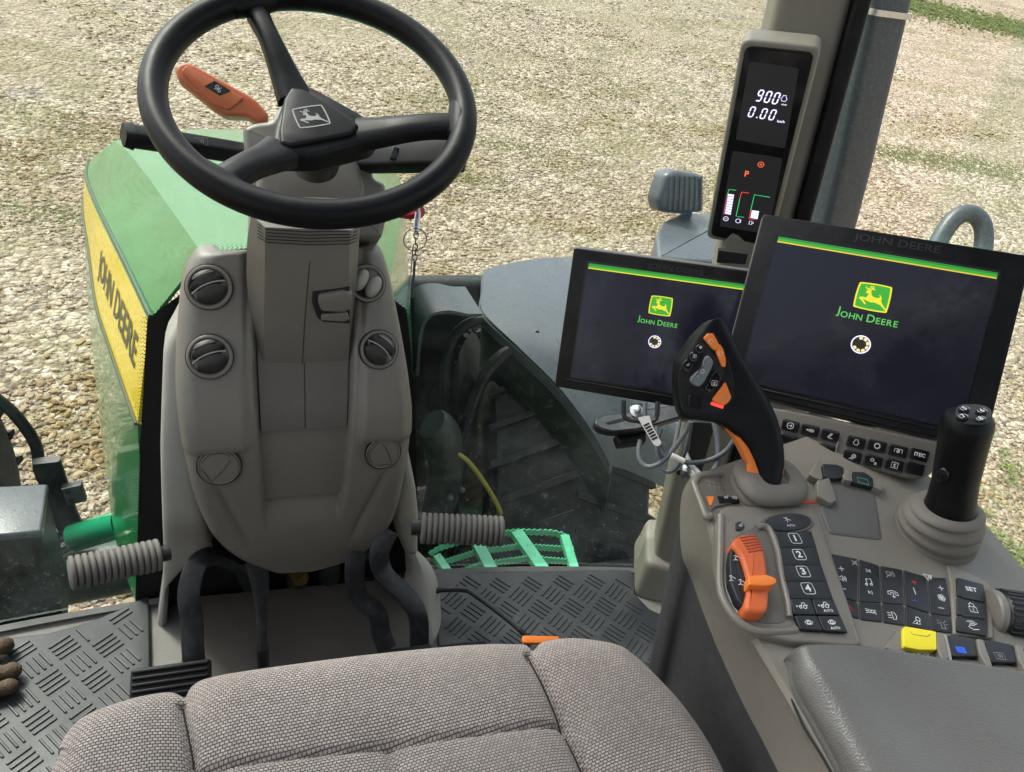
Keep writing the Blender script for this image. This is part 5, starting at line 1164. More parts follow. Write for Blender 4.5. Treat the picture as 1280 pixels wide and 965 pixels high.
# ---------------------------------------------------------------- right hand armrest console
y0_=aZ(960,700,.70); TF=Fr(y0_,(1,0,0),n=(0,-.14,1))
def TP(px,py,h=0): return TF.P(*TF.px(px,py,h),h)
ac=thing('armrest_console','right hand taupe control console carrying key pads, sliders and two levers','armrest console',(.5,.35,.0))
Tp=[(880,592),(878,612),(886,646),(897,690),(912,745),(945,800),(985,866),(1045,970),(1200,1250)]
Bp=[(862,606,.665),(856,622,.655),(854,655,.64),(857,695,.62),(869,725,.60),(893,790,.60),(930,872,.60),(978,965,.60),(1060,1150,.60)]
RT=[(.585,.585),(.64,.56),(.70,.50),(.72,.46),(.72,.43),(.72,.36),(.72,.28),(.72,.19),(.72,-.05)]
stn=[]
for (tx,ty),(bx_,by,bz_),(rx,ry) in zip(Tp,Bp,RT):
    T=TP(tx,ty); B=aZ(bx_,by,bz_); rz=TF.c.z+.14*(ry-TF.c.y); Rr=V((rx,ry,rz)); 
    M1=B.lerp(T,.38); M2=B.lerp(T,.78); M1.z=B.z+(T.z-B.z)*.46; M2.z=B.z+(T.z-B.z)*.86
    bot=V((B.x+.045,B.y+(-.03 if by<640 else 0),.30)); stn.append((bot,B,M1,M2,T,Rr))
cols=[spl([s[k] for s in stn],46) for k in range(6)]; S2=[[V(c[i]) for c in cols] for i in range(46)]
obj('lower_side_panel',fix(thick([lin([s[0],s[1]],8) for s in S2],.004)),SIDE,ac)
upp=[]
for s in S2:
    sh=spl(s[1:5],16); tp=[s[4].lerp(s[5],j/16) for j in range(1,17)]; upp.append([V(p) for p in sh]+tp)
obj('top_shell',fix(thick(upp,.004)),TAUPE,ac,sharp=40)
obj('right_side_panel',fix(thick([[s[5],s[5]+V((.012,0,-.05)),s[5]+V((-.01,0,-.38))] for s in S2],.004)),TAUPE,ac)
fr0=S2[0]; obj('front_panel',fix(thick([[V(p) for p in upp[0]],[V((p.x,p.y-.02,p.z-.05)) for p in upp[0]]],.004)),TAUPE,ac); obj('front_panel',fix(thick([[V((p.x+.002,p.y-.02,p.z-.05)) for p in upp[0]],[V((p.x+.035,p.y-.08,p.z-.36)) for p in upp[0]]],.004)),SIDE,ac)
obj('pedestal',box((.56,.28,.24),(.22,.40,.40),0,.03),SIDE,ac)
def tang(p,q): a,b=TF.px(*p),TF.px(*q); return math.atan2(b[1]-a[1],b[0]-a[0])
GA=[0.]
def tg(x,y,h=0): return TF.at(*TF.px(x,y,h),GA[0])
def TPoly(pts,h=0): return [TF.px(x,y,h) for x,y in pts]
def slab(name,pts,h0,h1,r,m,par=ac,rr=.003,f=None):
    r=min(r,rr*.5)
    return obj(name,prism(TF,rp(TPoly(pts,h1),rr,4),h0,h1,r),m,par)
zA=lambda x,y:(840+x/4.0227,580+y/4.0227); GA[0]=tang(zA(160,110),zA(250,125)); zB=lambda x,y:(1020+x/3.7115,580+y/3.7115)
# inset tray with the shift map
slab('inset_tray',[zA(*p) for p in ((128,90),(150,65),(235,52),(270,150),(330,190),(215,215),(188,250),(165,230))],-.004,.0065,.0008,TAUPED)
rimp=[TF.P(*TF.px(*zA(*p),.008),.008) for p in ((250,42),(150,52),(118,85),(120,110),(150,190),(172,250),(186,262),(200,252))]; obj('tray_rim',tube([p-TF.n*.002 for p in rimp],.0040,10,smooth=40),TAUPE,ac)
g=tg(*zA(205,118),.003); obj('shift_map',stroke(g,icon('shiftmap',.0085),.0006,.0069),GREYP,ac,smooth=False)
slab('orange_mark',[zA(*p) for p in ((173,163),(212,162),(200,205),(190,208))],.002,.0072,.0002,ORANGE,rr=0)
t_=slab('black_plate',[zA(*p) for p in ((228,160),(330,168),(345,190),(240,196))],.002,.0076,.0004,BLACK,rr=.001)
g=tg(*zA(265,180),.0035); obj('legend',stroke(g,icon('hare',.0035),.0006,.0079),WHITE,t_,smooth=False); g=tg(*zA(308,184),.0035); obj('legend',stroke(g,icon('cow',.0035),.0006,.0079),WHITE,t_,smooth=False)
# raised pod
GA[0]=tang(zA(552,500),zA(748,500))
HP=.012
obj('pod_gap',prism(TF,inset((lambda q:q if area(q)>0 else q[::-1])(rp(TPoly([zA(*p) for p in ((262,205),(700,208),(735,235),(962,905),(925,918),(600,895),(430,850),(345,790),(262,640),(225,470),(222,280))]),.008,4)),-.0012),-.002,.0022),SEAM,ac)
pod_=slab('raised_pod',[zA(*p) for p in ((262,205),(700,208),(735,235),(962,905),(925,918),(600,895),(430,850),(345,790),(262,640),(225,470),(222,280))],-.002,HP,.004,TAUPE,rr=.008)
rim=[TF.P(*TF.px(*zA(*p),HP+.0005),HP+.0005) for p in ((250,255),(247,420),(248,620),(300,740),(380,815),(470,838),(600,835),(628,825))]; obj('pod_rim',tube([p-TF.n*.002 for p in rim],.0042,10,smooth=50),TAUPE,pod_)
def hs(pts,h0,h1,r,m,par,nm,rr=.002):
    r=min(r,max(rr*.6,.0006))
    return obj(nm,prism(TF,rp(TPoly([zA(*p) for p in pts],h1),rr,3),h0,h1,r),m,par)
pk=hs(((300,380),(350,340),(430,312),(480,318),(520,400),(560,560),(590,760),(560,800),(430,800),(350,740),(285,640),(280,520)),HP-.003,HP+.0008,.0006,TAUPED,pod_,'slider_pocket',.01)
rim=[TF.P(*TF.px(*zA(*p),HP+.002),HP+.002) for p in ((425,322),(455,312),(490,330),(530,430),(550,560),(580,690),(590,770))]; obj('pocket_rim',tube(rim,.0032,10,smooth=40),TAUPE,pod_)
sld=hs(((298,400),(320,365),(360,348),(410,352),(450,385),(470,450),(485,540),(485,600),(492,660),(485,740),(430,750),(375,735),(365,700),(382,640),(380,560),(345,450)),HP,HP+.016,.005,ORANGED,ac,'throttle_slider',.007)
hs(((385,562),(480,555),(520,572),(528,585),(524,600),(480,612),(388,608)),HP+.008,HP+.0235,.004,ORANGE,sld,'slider_tab',.002)
gr_=MB()
for i in range(6):
    a=TF.px(*zA(340+i*9,372+i*14),HP+.0162); b=TF.px(*zA(425+i*7,358+i*14),HP+.0162); gr_+=tube([TF.P(*a,HP+.0158),TF.P(*b,HP+.0158)],.0011,6)
obj('slider_grooves',gr_,mat('orange groove shade',(.40,.06,.015),.5),sld)
sd_=hs(((300,410),(345,462),(375,560),(378,640),(362,712),(330,680),(295,590),(290,480)),HP,HP+.011,.002,KEY,sld,'slider_side')
for (x,y) in ((325,475),(303,578),(350,598)):
    g=tg(*zA(x,y),HP+.0115); obj('legend',stroke(g,[C_(.001,0,.0022)[:14],[(-.004,-.002),(-.001,-.001)],[(-.002,.003),(.001,.004)]],.0007,HP+.0115),WHITE,sd_,smooth=False)
hs(((322,292),(355,285),(368,315),(345,332),(322,330)),HP,HP+.002,.001,KEY,pod_,'small_plate'); g=tg(*zA(346,308),HP+.002); obj('legend',stroke(g,icon('hare',.0036),.0006,HP+.0022),WHITE,pod_,smooth=False)
g=tg(*zA(426,772),HP+.002); obj('legend',stroke(g,icon('hare',.0036),.0008,HP+.0016),WHITE,pod_,smooth=False)
c=TF.px(*zA(582,293),HP+.003); rx=abs(TF.px(*zA(700,293),HP)[0]-c[0]); ry=abs(TF.px(*zA(582,252),HP)[1]-c[1])
obj('oval_surround',prism(TF,circ(*c,rx*1.08,40,ry*1.12),HP-.001,HP+.0022,.0008),TAUPED,pod_)
ov=obj('oval_key',prism(TF,circ(*c,rx*.95,40,ry*.92),HP,HP+.0042,.0015),KEY,pod_)
g=TF.at(*c,GA[0]); obj('legend',stroke(g.at(0,.002),icon('auto',.0042),.0007,HP+.0044)+text(g.at(.001,-.0052),'AUTO',.0034,HP+.0044,bold=.01),WHITE,ov,smooth=False)
LE=[zA(*p) for p in ((515,335),(535,412),(552,500),(562,582),(590,668),(612,757),(645,832))]
RE=[zA(*p) for p in ((700,338),(724,412),(748,500),(776,582),(808,672),(845,760),(884,848))]
base=slab('key_column',LE+RE[::-1],HP-.002,HP+.0015,.0006,SEAM,par=pod_,rr=.001)
lerp2=lambda a,b,t:(a[0]+(b[0]-a[0])*t,a[1]+(b[1]-a[1])*t)
def keyquad(a,b,c,d,h,m=KEY,par=pod_,nm='key',ins=.0006,rr=.0022,rf=.0009):
    P=TPoly([a,b,c,d],h); 
    if area(P)<0: P=P[::-1]
    return obj(nm,prism(TF,rp(inset(P,ins),rr,3),h-.006,h,rf),m,par)
def cpt_(a,b,c,d): return ((a[0]+b[0]+c[0]+d[0])/4,(a[1]+b[1]+c[1]+d[1])/4)
kh=HP+.0045
for i in range(4):
    q=(LE[i],RE[i],RE[i+1],LE[i+1]); k_=keyquad(*q,kh); g=tg(*cpt_(*q),kh)
    bx_=rp(rect(0,0,.0125,.0125),.003,3); obj('legend',text(g,str(i+1),.0105,kh+.0003,1.1,bold=.03)+stroke(g,[bx_+bx_[:1]],.0006,kh+.0003),WHITE,k_,smooth=False)
    if i<4:
        a,b=TF.px(*lerp2(LE[i+1],RE[i+1],.03),kh+.001),TF.px(*lerp2(LE[i+1],RE[i+1],.97),kh+.001); obj('key_ridge',tube([TF.P(*a,kh),TF.P(*b,kh)],.0012,6),KEY,k_)
for i in (4,5):
    for s_ in (0,1):
        q=(lerp2(LE[i],RE[i],s_*.5),lerp2(LE[i],RE[i],.5+s_*.5),lerp2(LE[i+1],RE[i+1],.5+s_*.5),lerp2(LE[i+1],RE[i+1],s_*.5)); k_=keyquad(*q,kh); g=tg(*cpt_(*q),kh)
        m_=stroke(g.at(0,.0012 if s_ else 0),icon('tractor' if i==4 else 'plough',.0042),.0008,kh+.0003)
        if s_: m_+=text(g.at(.001,-.0050),'AUTO',.0036,kh+.0003,bold=.02)
        obj('legend',m_,WHITE,k_,smooth=False)
# grained phone rest
slab('grained_pad',[zB(*p) for p in ((15,196),(66,62),(275,122),(312,352),(62,322))],-.001,.006,.003,PADM,rr=.006)
slab('switch_fin',[zB(*p) for p in ((5,75),(62,62),(98,168),(70,182),(8,150))],-.002,.013,.003,TAUPE,rr=.002)
slab('pad_groove',[zB(*p) for p in ((8,190),(60,54),(282,115),(322,362),(55,332))],-.001,.0012,.0004,SEAM,rr=.003)
g=tg(*zB(388,356),.001); bx_=rp(rect(0,0,.020,.0105),.003,3); obj('legend',stroke(g,[bx_+bx_[:1],[(-.003,-.002),(-.002,.003),(.002,-.002),(-.003,-.002)]],.0006,.0006),WHITE,ac,smooth=False)
# wide key panel
GA[0]=tang(zB(118,618),zB(632,708))
kp=slab('key_panel',[zB(*p) for p in ((60,402),(330,455),(615,508),(640,792),(400,755),(150,712),(95,520))],-.001,.0025,.001,SEAM,rr=.003)
tops=[(66,412),(198,438),(296,468),(404,488),(516,522),(606,525)]; mids=[(118,618),(196,640),(306,645),(412,655),(530,695),(632,708)]; bots=[(145,700),(205,722),(312,735),(418,752),(535,775),(636,786)]
kz={}
for i in range(5):
    q=[zB(*p) for p in (tops[i],tops[i+1],mids[i+1],mids[i])]; kz[i,0]=keyquad(*q,.0055,par=kp)
    q=[zB(*p) for p in (mids[i],mids[i+1],bots[i+1],bots[i])]; kz[i,1]=keyquad(*q,.0055,par=kp)
for (x,y,ic,s_,col,r_) in ((118,485,'plus',.0042,WHITE,0),(122,530,'speaker',.0046,WHITE,0),(126,578,'minus',.0042,WHITE,0),(180,458,'mute',.0042,GREYP,0),(243,495,'next',.0038,WHITE,1),(246,548,'note',.0050,WHITE,1),(252,595,'prev',.0036,WHITE,1),(345,512,'voice',.0056,GREYP,2),(357,600,'phone',.0056,WHITE,2),(455,548,'plus',.0042,REDP,3),(458,590,'stick',.0048,WHITE,3),(458,634,'minus',.0042,BLUEP,3),(520,525,'seat',.0060,WHITE,4),(580,575,'plus',.0042,WHITE,4),(583,620,'fan',.0052,WHITE,4),(582,668,'minus',.0042,WHITE,4)):
    g=tg(*zB(x,y),.006); obj('legend',stroke(g,icon(ic,s_),.0008,.0059),col,kz[r_,0],smooth=False)
for i,(x,y,ic,col) in enumerate(((150,662,'hazard',REDP),(255,683,'lights',WHITE),(355,703,'lamp',WHITE),(465,725,'work',WHITE),(588,745,'beacon',GREYP))):
    g=tg(*zB(x,y),.006); obj('legend',stroke(g,icon(ic,.0055),.0008,.0059),col,kz[i,1],smooth=False)
# set panel
sp_=slab('set_surround',[zB(*p) for p in ((608,462),(790,540),(815,575),(828,810),(640,790),(625,540))],-.001,.008,.003,TAUPE,rr=.004)
LS=[(652,522),(655,612),(655,700),(652,776)]; RS=[(780,556),(792,640),(800,715),(800,800)]
for i,l in enumerate(('SET','lock','swirl')):
    q=[zB(*p) for p in (LS[i],RS[i],RS[i+1],LS[i+1])]; k_=keyquad(*q,.0105,par=sp_,ins=.0004); g=tg(*cpt_(*q),.0105)
    obj('legend',text(g,'SET',.0070,.0108,1.15,bold=.03) if l=='SET' else stroke(g,icon(l,.0058),.0009,.0108),WHITE,k_,smooth=False)
    if i: a,b=TF.px(*lerp2(q[0],q[1],.15),.0112),TF.px(*lerp2(q[0],q[1],.9),.0112); obj('key_ridge',tube([TF.P(*a,.0108),TF.P(*b,.0108)],.0014,6),KEY,k_)
# ribbed roller dial
dc=TP(1246,767,.002); dfm=Fr(dc,(0,0,1),n=V((.93,-.36,.02)).normalized()); rd=.0245
dial=obj('roller_dial',lathe(dfm,[(.001,0),(rd*.9,0),(rd,.003),(rd,.03),(rd*.9,.034),(.001,.034)],48),KEY,ac); rb=MB()
for k in range(26):
    a=2*math.pi*k/26; rb+=tube([dfm.P(rd*math.cos(a),rd*math.sin(a),.002),dfm.P(rd*math.cos(a),rd*math.sin(a),.032)],.0017,6)
obj('dial_ribs',rb,KEY,dial); obj('dial_collar',lathe(dfm,[(.001,-.014),(rd*.9,-.010),(rd*.97,-.008),(rd*.97,-.002),(rd*.9,0),(.001,0)],40),TAUPE,ac)
# rear row of switches
GA[0]=tang(zB(404,758),zB(560,776))
def sw(name,pts,h0,h1,m,par=ac,r=.0015,rr=.002): return slab(name,[zB(*p) for p in pts],h0,h1,r,m,par,rr)
sw('switch_fin',((322,848),(390,752),(408,760),(416,888),(400,900)),-.002,.012,TAUPE); 
ys=sw('yellow_switch',((404,758),(420,752),(560,776),(562,862),(480,862),(408,848)),.0,.016,YELLOWP,r=.0025); q=[TF.px(*zB(*p),.0162) for p in ((440,778),(450,790),(515,800),(530,792))]; obj('switch_groove',stroke(TF,[q],.0008,.0161),mat('olive groove',(.25,.22,.02),.5),ys,smooth=False)
yb=sw('switch_front',((410,850),(590,868),(590,915),(420,895)),.0,.010,TAUPED); g=tg(*zB(495,882),.0105); obj('legend',stroke(g,icon('tractor',.0058),.0009,.0103),WHITE,yb,smooth=False)
sw('switch_fin',((562,778),(585,782),(600,800),(620,900),(590,915),(565,860)),.0,.016,TAUPE); sw('switch_fin',((590,786),(608,792),(636,918),(612,918)),.0,.014,TAUPE2)
for dx,dy,col,ic in ((0,0,BLUEP,'bars'),(180,28,GREYP,'bars'),(360,56,GREYP,'square')):
    s_=sw('paddle_switch',tuple((x+dx,y+dy) for x,y in ((608,795),(640,788),(738,812),(752,892),(628,892))),.0,.014,KEY,r=.0022)
    g=tg(*zB(674+dx,862+dy),.0145); bx_=rect(0,0,.0098,.0066); obj('legend',(prism(g,bx_,.0138,.0143) if dx==0 else stroke(g,[bx_+bx_[:1]],.0006,.0143))+stroke(g,icon(ic,.0045),.0007,.0146),col,s_,smooth=False)
    sw('switch_lip',tuple((x+dx,y+dy) for x,y in ((640,895),(800,918),(802,945),(645,920))),.0,.009,TAUPE); sw('switch_fin',tuple((x+dx,y+dy) for x,y in ((745,808),(778,815),(822,945),(800,948),(762,880))),.0,.016,TAUPE)
# front row under the key strip
zK=lambda x,y:(960+x/5.818,500+y/5.818)
GA[0]=tang(zK(400,462),zK(552,500))
def swk(name,pts,h0,h1,m,par=ac,r=.001,rr=.0015): return slab(name,[zK(*p) for p in pts],h0,h1,r,m,par,rr)
swk('switch_fin',((300,540),(352,452),(380,440),(400,570),(380,580),(330,560)),-.006,.014,TAUPE); s_=swk('paddle_switch',((400,462),(500,468),(552,492),(552,560),(490,570),(402,560)),-.006,.012,KEY)
swk('switch_fin',((545,545),(592,488),(606,492),(618,590),(560,580)),-.006,.014,TAUPE); s_=swk('paddle_switch',((620,520),(700,522),(765,570),(770,635),(622,600)),-.006,.012,KEY)
g=tg(*zK(690,590),.012); obj('legend',stroke(g,icon('square',.006),.0008,.0123),mat('teal print',(.05,.45,.35),.4),s_,smooth=False)
swk('switch_fin',((768,625),(818,568),(832,575),(828,660)),-.006,.014,TAUPE)
slab('red_key',[zA(*p) for p in ((640,178),(745,178),(768,190),(650,196))],0,.006,.002,mat('salmon red key',(.62,.10,.06),.4))
# panel gap round the armrest and across the side
gp_=[TF.P(*TF.px(x,y,.001),.001) for x,y in ((1085,803),(1040,800),(1008,801),(992,808),(984,822),(984,845),(988,868),(1003,905),(1030,950),(1075,1030))]
obj('panel_gap',tube(gp_,.0014,6,smooth=60),SEAM,ac)
# padded armrest
pdx=thing('armrest_pad','grey grained vinyl armrest pad at the lower right corner','armrest',(.6,.1,.66))
AR=[[(986,838,0),(991,868,0),(1012,905,0),(1046,970,0),(1135,1150,0)],[(990,822,.018),(998,852,.02),(1022,895,.02),(1060,962,.02),(1152,1130,.02)],
    [(1001,811,.030),(1016,838,.034),(1043,882,.034),(1088,963,.034),(1180,1110,.034)],[(1020,807,.034),(1046,846,.037),(1080,892,.036),(1138,965,.036),(1230,1100,.036)],[(1085,809,.036),(1110,855,.033),(1150,905,.032),(1215,970,.032),(1310,1100,.034)],
    [(1180,824,.037),(1230,875,.037),(1280,920,.037),(1360,980,.037),(1450,1100,.037)],[(1330,848,.037),(1400,890,.037),(1470,940,.037),(1560,1000,.037),(1650,1100,.037)]]
rr=[[TP(x,y,h) for x,y,h in r] for r in AR]
# rolled front edge
full=[]
for r in rr:
    a=r[0]; full.append([a+V((.0,.006,-.030)),a+V((.0,.006,-.012)),a+V((0,.0035,-.003))]+[V(p) for p in spl(r,40)])
cols=[spl(c,60) for c in zip(*full)]; full=[[V(p) for p in r] for r in zip(*cols)]
obj('cushion',fix(thick(full,.012,(0,0,1))),PADM,pdx,sharp=60)
# ---------------------------------------------------------------- drive lever
dl=thing('drive_lever','black and orange angled drive lever with thumb buttons on the armrest console','drive lever',TP(958,607,0))
bf_=TF.at(*TF.px(955,614)); 
sqr=lambda w_,h_,n=40:[(w_*math.copysign(abs(math.cos(a))**.72,math.cos(a)),h_*math.copysign(abs(math.sin(a))**.72,math.sin(a))) for a in [2*math.pi*k/n for k in range(n)]]
bw=.040
prof=[(1.0,-.002),(1.02,.002),(1.0,.010),(.93,.0115),(.93,.013),(1.03,.0145),(1.05,.0175),(1.02,.022),(.90,.026),(.60,.028),(.45,.0285),(.40,.024),(.01,.024)]
obj('boot',loft([[bf_.P(a,b,h) for a,b in sqr(bw*k,bw*.80*k)] for k,h in prof]),BOOT,dl,sharp=60)
base=TP(968,606,.026); 
LF_=Fr(base,(.93,-.36,.05),n=(-.34,-.78,.52))
zL=lambda x,y:(840+x/4.0227,380+y/4.0227)
OUT=[(25,300),(48,262),(90,200),(130,145),(178,92),(205,76),(242,70),(268,82),(290,105),(330,175),(380,278),(440,370),(500,478),(540,560),(566,640),(576,720),(578,800),(570,870),(556,905),(448,897),(436,850),(425,805),(402,760),(372,705),(335,665),(295,632),(255,605),(225,597),(110,595),(58,582),(42,545),(32,450)]
GS=[((200,80),(240,70),.018),((176,94),(262,78),.030),((120,158),(294,110),.042),((74,228),(327,170),.046),((30,298),(375,268),.046),((26,410),(428,352),.046),((36,510),(478,438),.046),((50,560),(502,480),.046),((66,583),(520,515),.045),((215,596),(545,575),.042),((290,634),(564,640),.038),((343,674),(576,712),.036),((385,728),(580,765),.035),((412,785),(579,815),.034),((436,850),(572,862),.034),((448,896),(556,905),.034)]
def gring(l,r_,d_):
    a,b=V(LF_.px(*zL(*l))),V(LF_.px(*zL(*r_))); w_=(b-a).length; u=(b-a).normalized(); m_=(a+b)/2; rd=min(w_*.42,d_*.36)
    return [LF_.P(*(m_+u*x),y) for x,y in rp([(-w_/2,-d_),(w_/2,-d_),(w_/2,0),(-w_/2,0)],rd,6)]
gk=[]
for k in range(len(GS)-1):
    nn=6 if k!=8 else 3
    for j in range(nn):
        t_=j/nn; a,b=GS[k],GS[k+1]; gk.append((tuple(a[0][i]+(b[0][i]-a[0][i])*t_ for i in (0,1)),tuple(a[1][i]+(b[1][i]-a[1][i])*t_ for i in (0,1)),a[2]+(b[2]-a[2])*t_))
gk.append(GS[-1]); sm=gk[:]
for _ in range(2): sm=[sm[0]]+[(tuple((sm[i-1][0][c]+2*sm[i][0][c]+sm[i+1][0][c])/4 for c in (0,1)),tuple((sm[i-1][1][c]+2*sm[i][1][c]+sm[i+1][1][c])/4 for c in (0,1)),(sm[i-1][2]+2*sm[i][2]+sm[i+1][2])/4) for i in range(1,len(sm)-1)]+[sm[-1]]
obj('grip',fix(loft([gring(*g_) for g_ in sm])),LEATHER,dl,sharp=50)
q=[LF_.px(*zL(*p),-.006) for p in ((222,588),(262,592),(310,632),(352,668),(392,715),(420,765),(446,830),(452,893),(425,890),(398,868),(376,842),(386,808),(366,765),(342,718),(314,668),(280,630),(248,602),(224,597))]; obj('orange_trim',prism(LF_,q,-.030,-.005,.003,True),ORANGE,dl)
q=[LF_.px(*zL(*p),.0) for p in ((570,830),(582,840),(580,868),(566,872))]; obj('orange_trim',prism(LF_,q,-.03,-.010,.002,True),ORANGE,dl)
def dq(name,pts,h0,h1,r,m,par=dl,rr=.0015):
    r=min(r,rr*.6)
    return obj(name,prism(LF_,rp([LF_.px(*zL(*p),h1) for p in pts],rr,3),h0,h1,r),m,par)
fc=dq('face_plate',((38,342),(75,270),(130,190),(175,142),(212,142),(240,180),(290,300),(312,400),(310,478),(250,552),(62,548),(40,480),(34,400)),-.006,.0012,.001,BLACK,rr=.004)
obj('face_groove',stroke(LF_,[[LF_.px(*zL(*p),.0014) for p in ((38,342),(130,190),(175,142),(212,142),(290,300),(312,400),(310,478),(250,552),(62,548),(34,400),(38,342))]],.0007,.0014),SEAM,fc,smooth=False)
dq('thumb_pad',((60,330),(140,195),(170,200),(250,300),(262,340),(205,470),(150,440),(95,400)),.0,.0018,.0005,SEAM,fc,.003)
b1=dq('orange_button',((160,172),(182,148),(208,148),(225,180),(238,205),(222,238),(200,222)),.0,.0055,.002,ORANGE,fc); b2=dq('orange_button',((222,240),(240,200),(258,225),(272,280),(270,318),(252,316)),.0,.0055,.002,ORANGE,fc)
g=LF_.at(*LF_.px(*zL(195,190),.0055)); obj('legend',stroke(g,[C_(0,0,.0022)[:16]],.0005,.0057),WHITE,b1,smooth=False); g=LF_.at(*LF_.px(*zL(244,250),.0055)); obj('legend',stroke(g,[C_(0,0,.0022)[:16]],.0005,.0057),WHITE,b2,smooth=False)
for pts,ic in ((((118,215),(138,200),(160,215),(160,240),(135,255),(118,240)),'fan'),(((85,255),(110,235),(140,262),(120,295),(92,290)),'arrowbox'),(((50,305),(75,275),(110,300),(88,345),(60,338)),'hare')):
    k_=dq('black_button',pts,.0,.0065,.003,BLKGLOSS,fc,.002); c=cpt_(*[zL(*p) for p in pts[:4]]); g=LF_.at(*LF_.px(*c,.0065)); obj('legend',stroke(g,icon(ic,.0020),.0004,.0067),WHITE,k_,smooth=False)
gb_=dq('grey_button',((165,265),(188,258),(212,290),(195,335),(160,400),(132,420),(98,400),(90,375),(120,345),(148,325)),.0,.0075,.003,mat('slate grey button',(.14,.165,.17),.35),fc,.003)
g=LF_.at(*LF_.px(*zL(153,338),.0075)); obj('legend',stroke(g,[C_(0,0,.002),[(0,.006),(.001,.0075)],[(-.004,-.006),(-.005,-.0055)]],.0005,.0077),WHITE,gb_,smooth=False)
k_=dq('black_button',((195,362),(225,330),(250,365),(232,420),(205,420),(185,392)),.0,.006,.002,BLKGLOSS,fc,.002); g=LF_.at(*LF_.px(*zL(213,398),.006)); obj('legend',stroke(g,icon('arrowbox',.0030),.0005,.0062),WHITE,k_,smooth=False)
k_=dq('black_button',((160,425),(185,400),(215,430),(190,448)),.0,.005,.002,BLKGLOSS,fc,.002)
k_=dq('orange_button',((270,392),(300,470),(285,495),(262,512),(210,490),(205,478)),.0,.005,.002,ORANGE,fc); g=LF_.at(*LF_.px(*zL(266,468),.005)); obj('legend',stroke(g,[C_(0,0,.0022)],.0005,.0052),GREYP,k_,smooth=False)
dq('red_lamp',((200,492),(260,512),(255,526),(196,506)),.0,.003,.0008,emit('lit red lamp',(.95,.03,.02),1.6),fc,.0005)
tr=dq('ribbed_thumbwheel',((88,455),(165,470),(162,510),(140,532),(82,512),(78,480)),.0,.005,.002,BLACK,fc,.002); rb=MB()
for i in range(7):
    a,b=LF_.px(*zL(92+i*11,462+i*2),.0052),LF_.px(*zL(86+i*10,508+i*3),.0052); rb+=tube([LF_.P(*a,.0052),LF_.P(*b,.0052)],.0008,6)
obj('wheel_ribs',rb,BLACK,tr)
# ---------------------------------------------------------------- joystick
zJ=lambda x,y:(1160+x/9.65,490+y/9.65)
js=thing('joystick','plain black joystick with four numbered buttons on top, right of the screens','joystick',TP(1172,662,0))
jb=TF.at(*TF.px(1168,668)); bw=.0455
prof=[(1.04,-.002),(1.05,.004),(1.0,.007),(.98,.010),(1.03,.012),(1.02,.017),(.95,.020),(.92,.023),(.98,.025),(.97,.029),(.88,.033),(.82,.036),(.86,.038),(.84,.041),(.70,.045),(.50,.047),(.02,.047)]
jt=TP(1188,632,.046); jn=(aZ(1211,520,jt.z+.105)-jt).normalized()
def jring(k,h):
    t_=max(0,h)/.047; ax=V((0,-.14,1)).normalized().lerp(jn,t_*.8).normalized(); c=jb.P(0,0,0).lerp(jt,t_) ; f=Fr(c,(1,0,0),n=ax); return [f.P(a,b) for a,b in circ(0,0,bw*k,44,bw*.92*k)]
obj('boot',loft([jring(k,h) for k,h in prof]),BOOT,js,sharp=60)
JL=(aZ(1211,520,jt.z+.105)-jt).length; jf=Fr(jt,(1,0,0),n=jn)
obj('stick',lathe(jf,[(.001,-.012),(.0255,-.012),(.0275,-.004),(.0245,.010),(.0232,.03),(.0240,.06),(.0250,.085),(.0258,JL-.012),(.0248,JL-.004),(.0215,JL+.001),(.001,JL+.002)],44,1,.96),LEATHER,js)
jc=Fr(jf.P(0,0,JL),(.97,.05,.0),n=(jn+V((-.05,-.20,.05))).normalized())
cp_=[jc.px(*zJ(*p)) for p in ((330,205),(400,165),(600,168),(740,215),(765,280),(735,370),(560,400),(340,345),(315,280))]
tc=obj('top_plate',prism(jc,rp(cp_,.004,3),-.008,.0032,.0015),KEY,js)
for ch,(x,y) in zip('5678',((437,208),(647,235),(418,300),(632,330))):
    c=jc.px(*zJ(x,y),.005); rx=abs(jc.px(*zJ(x+80,y),.005)[0]-c[0]); b=obj('number_button',prism(jc,circ(*c,rx,28,rx*.80),.002,.0062,.002),BLACK,js); g=jc.at(*c)
    obj('legend',text(g,ch,.0072,.0065,1.15,bold=.03)+stroke(g,[[(-rx*.62,-.0028),(-rx*.75,0),(-rx*.62,.0028)],[(rx*.62,-.0028),(rx*.75,0),(rx*.62,.0028)]],.0005,.0065),WHITE,b,smooth=False)
sf_=Fr(jf.P(-.0235,-.004,JL-.062),(0,1,0),n=(-1,-.25,0)); sb=obj('side_button',prism(sf_,circ(0,0,.0065,20,.009),-.004,.004,.002),BLKGLOSS,js)
# ---------------------------------------------------------------- seat
st_=thing('operator_seat','padded operator seat in woven grey fabric at the bottom of the view','seat',(.05,.15,.0))
zs=.575
OUTL=[aZ(*p,zs-.038) for p in ((66,962),(72,940),(84,918),(104,900),(150,881),(200,868))]+[aZ(*p,zs-.036) for p in ((218,867),(226,873),(238,856),(262,846),(330,833),(450,815),(560,804),(640,801),(658,802),(667,808),(680,800),(720,798),(768,807),(790,820),(818,846))]+[aZ(*p,zs-.038) for p in ((850,882),(882,925),(905,965),(925,1010))]
OUTL=[(p.x,p.y) for p in OUTL]+[(.375,.18),(.37,.05),(.35,-.10),(.30,-.16),(.05,-.17),(-.20,-.16),(-.26,-.08),(-.285,.05),(-.29,.20),(-.285,.33)]
OUTL=spl(OUTL,520,True); cen=V((.04,.13)); K=130
S=lambda pts:[(p.x,p.y) for p in (aZ(x,y,zs) for x,y in pts)]
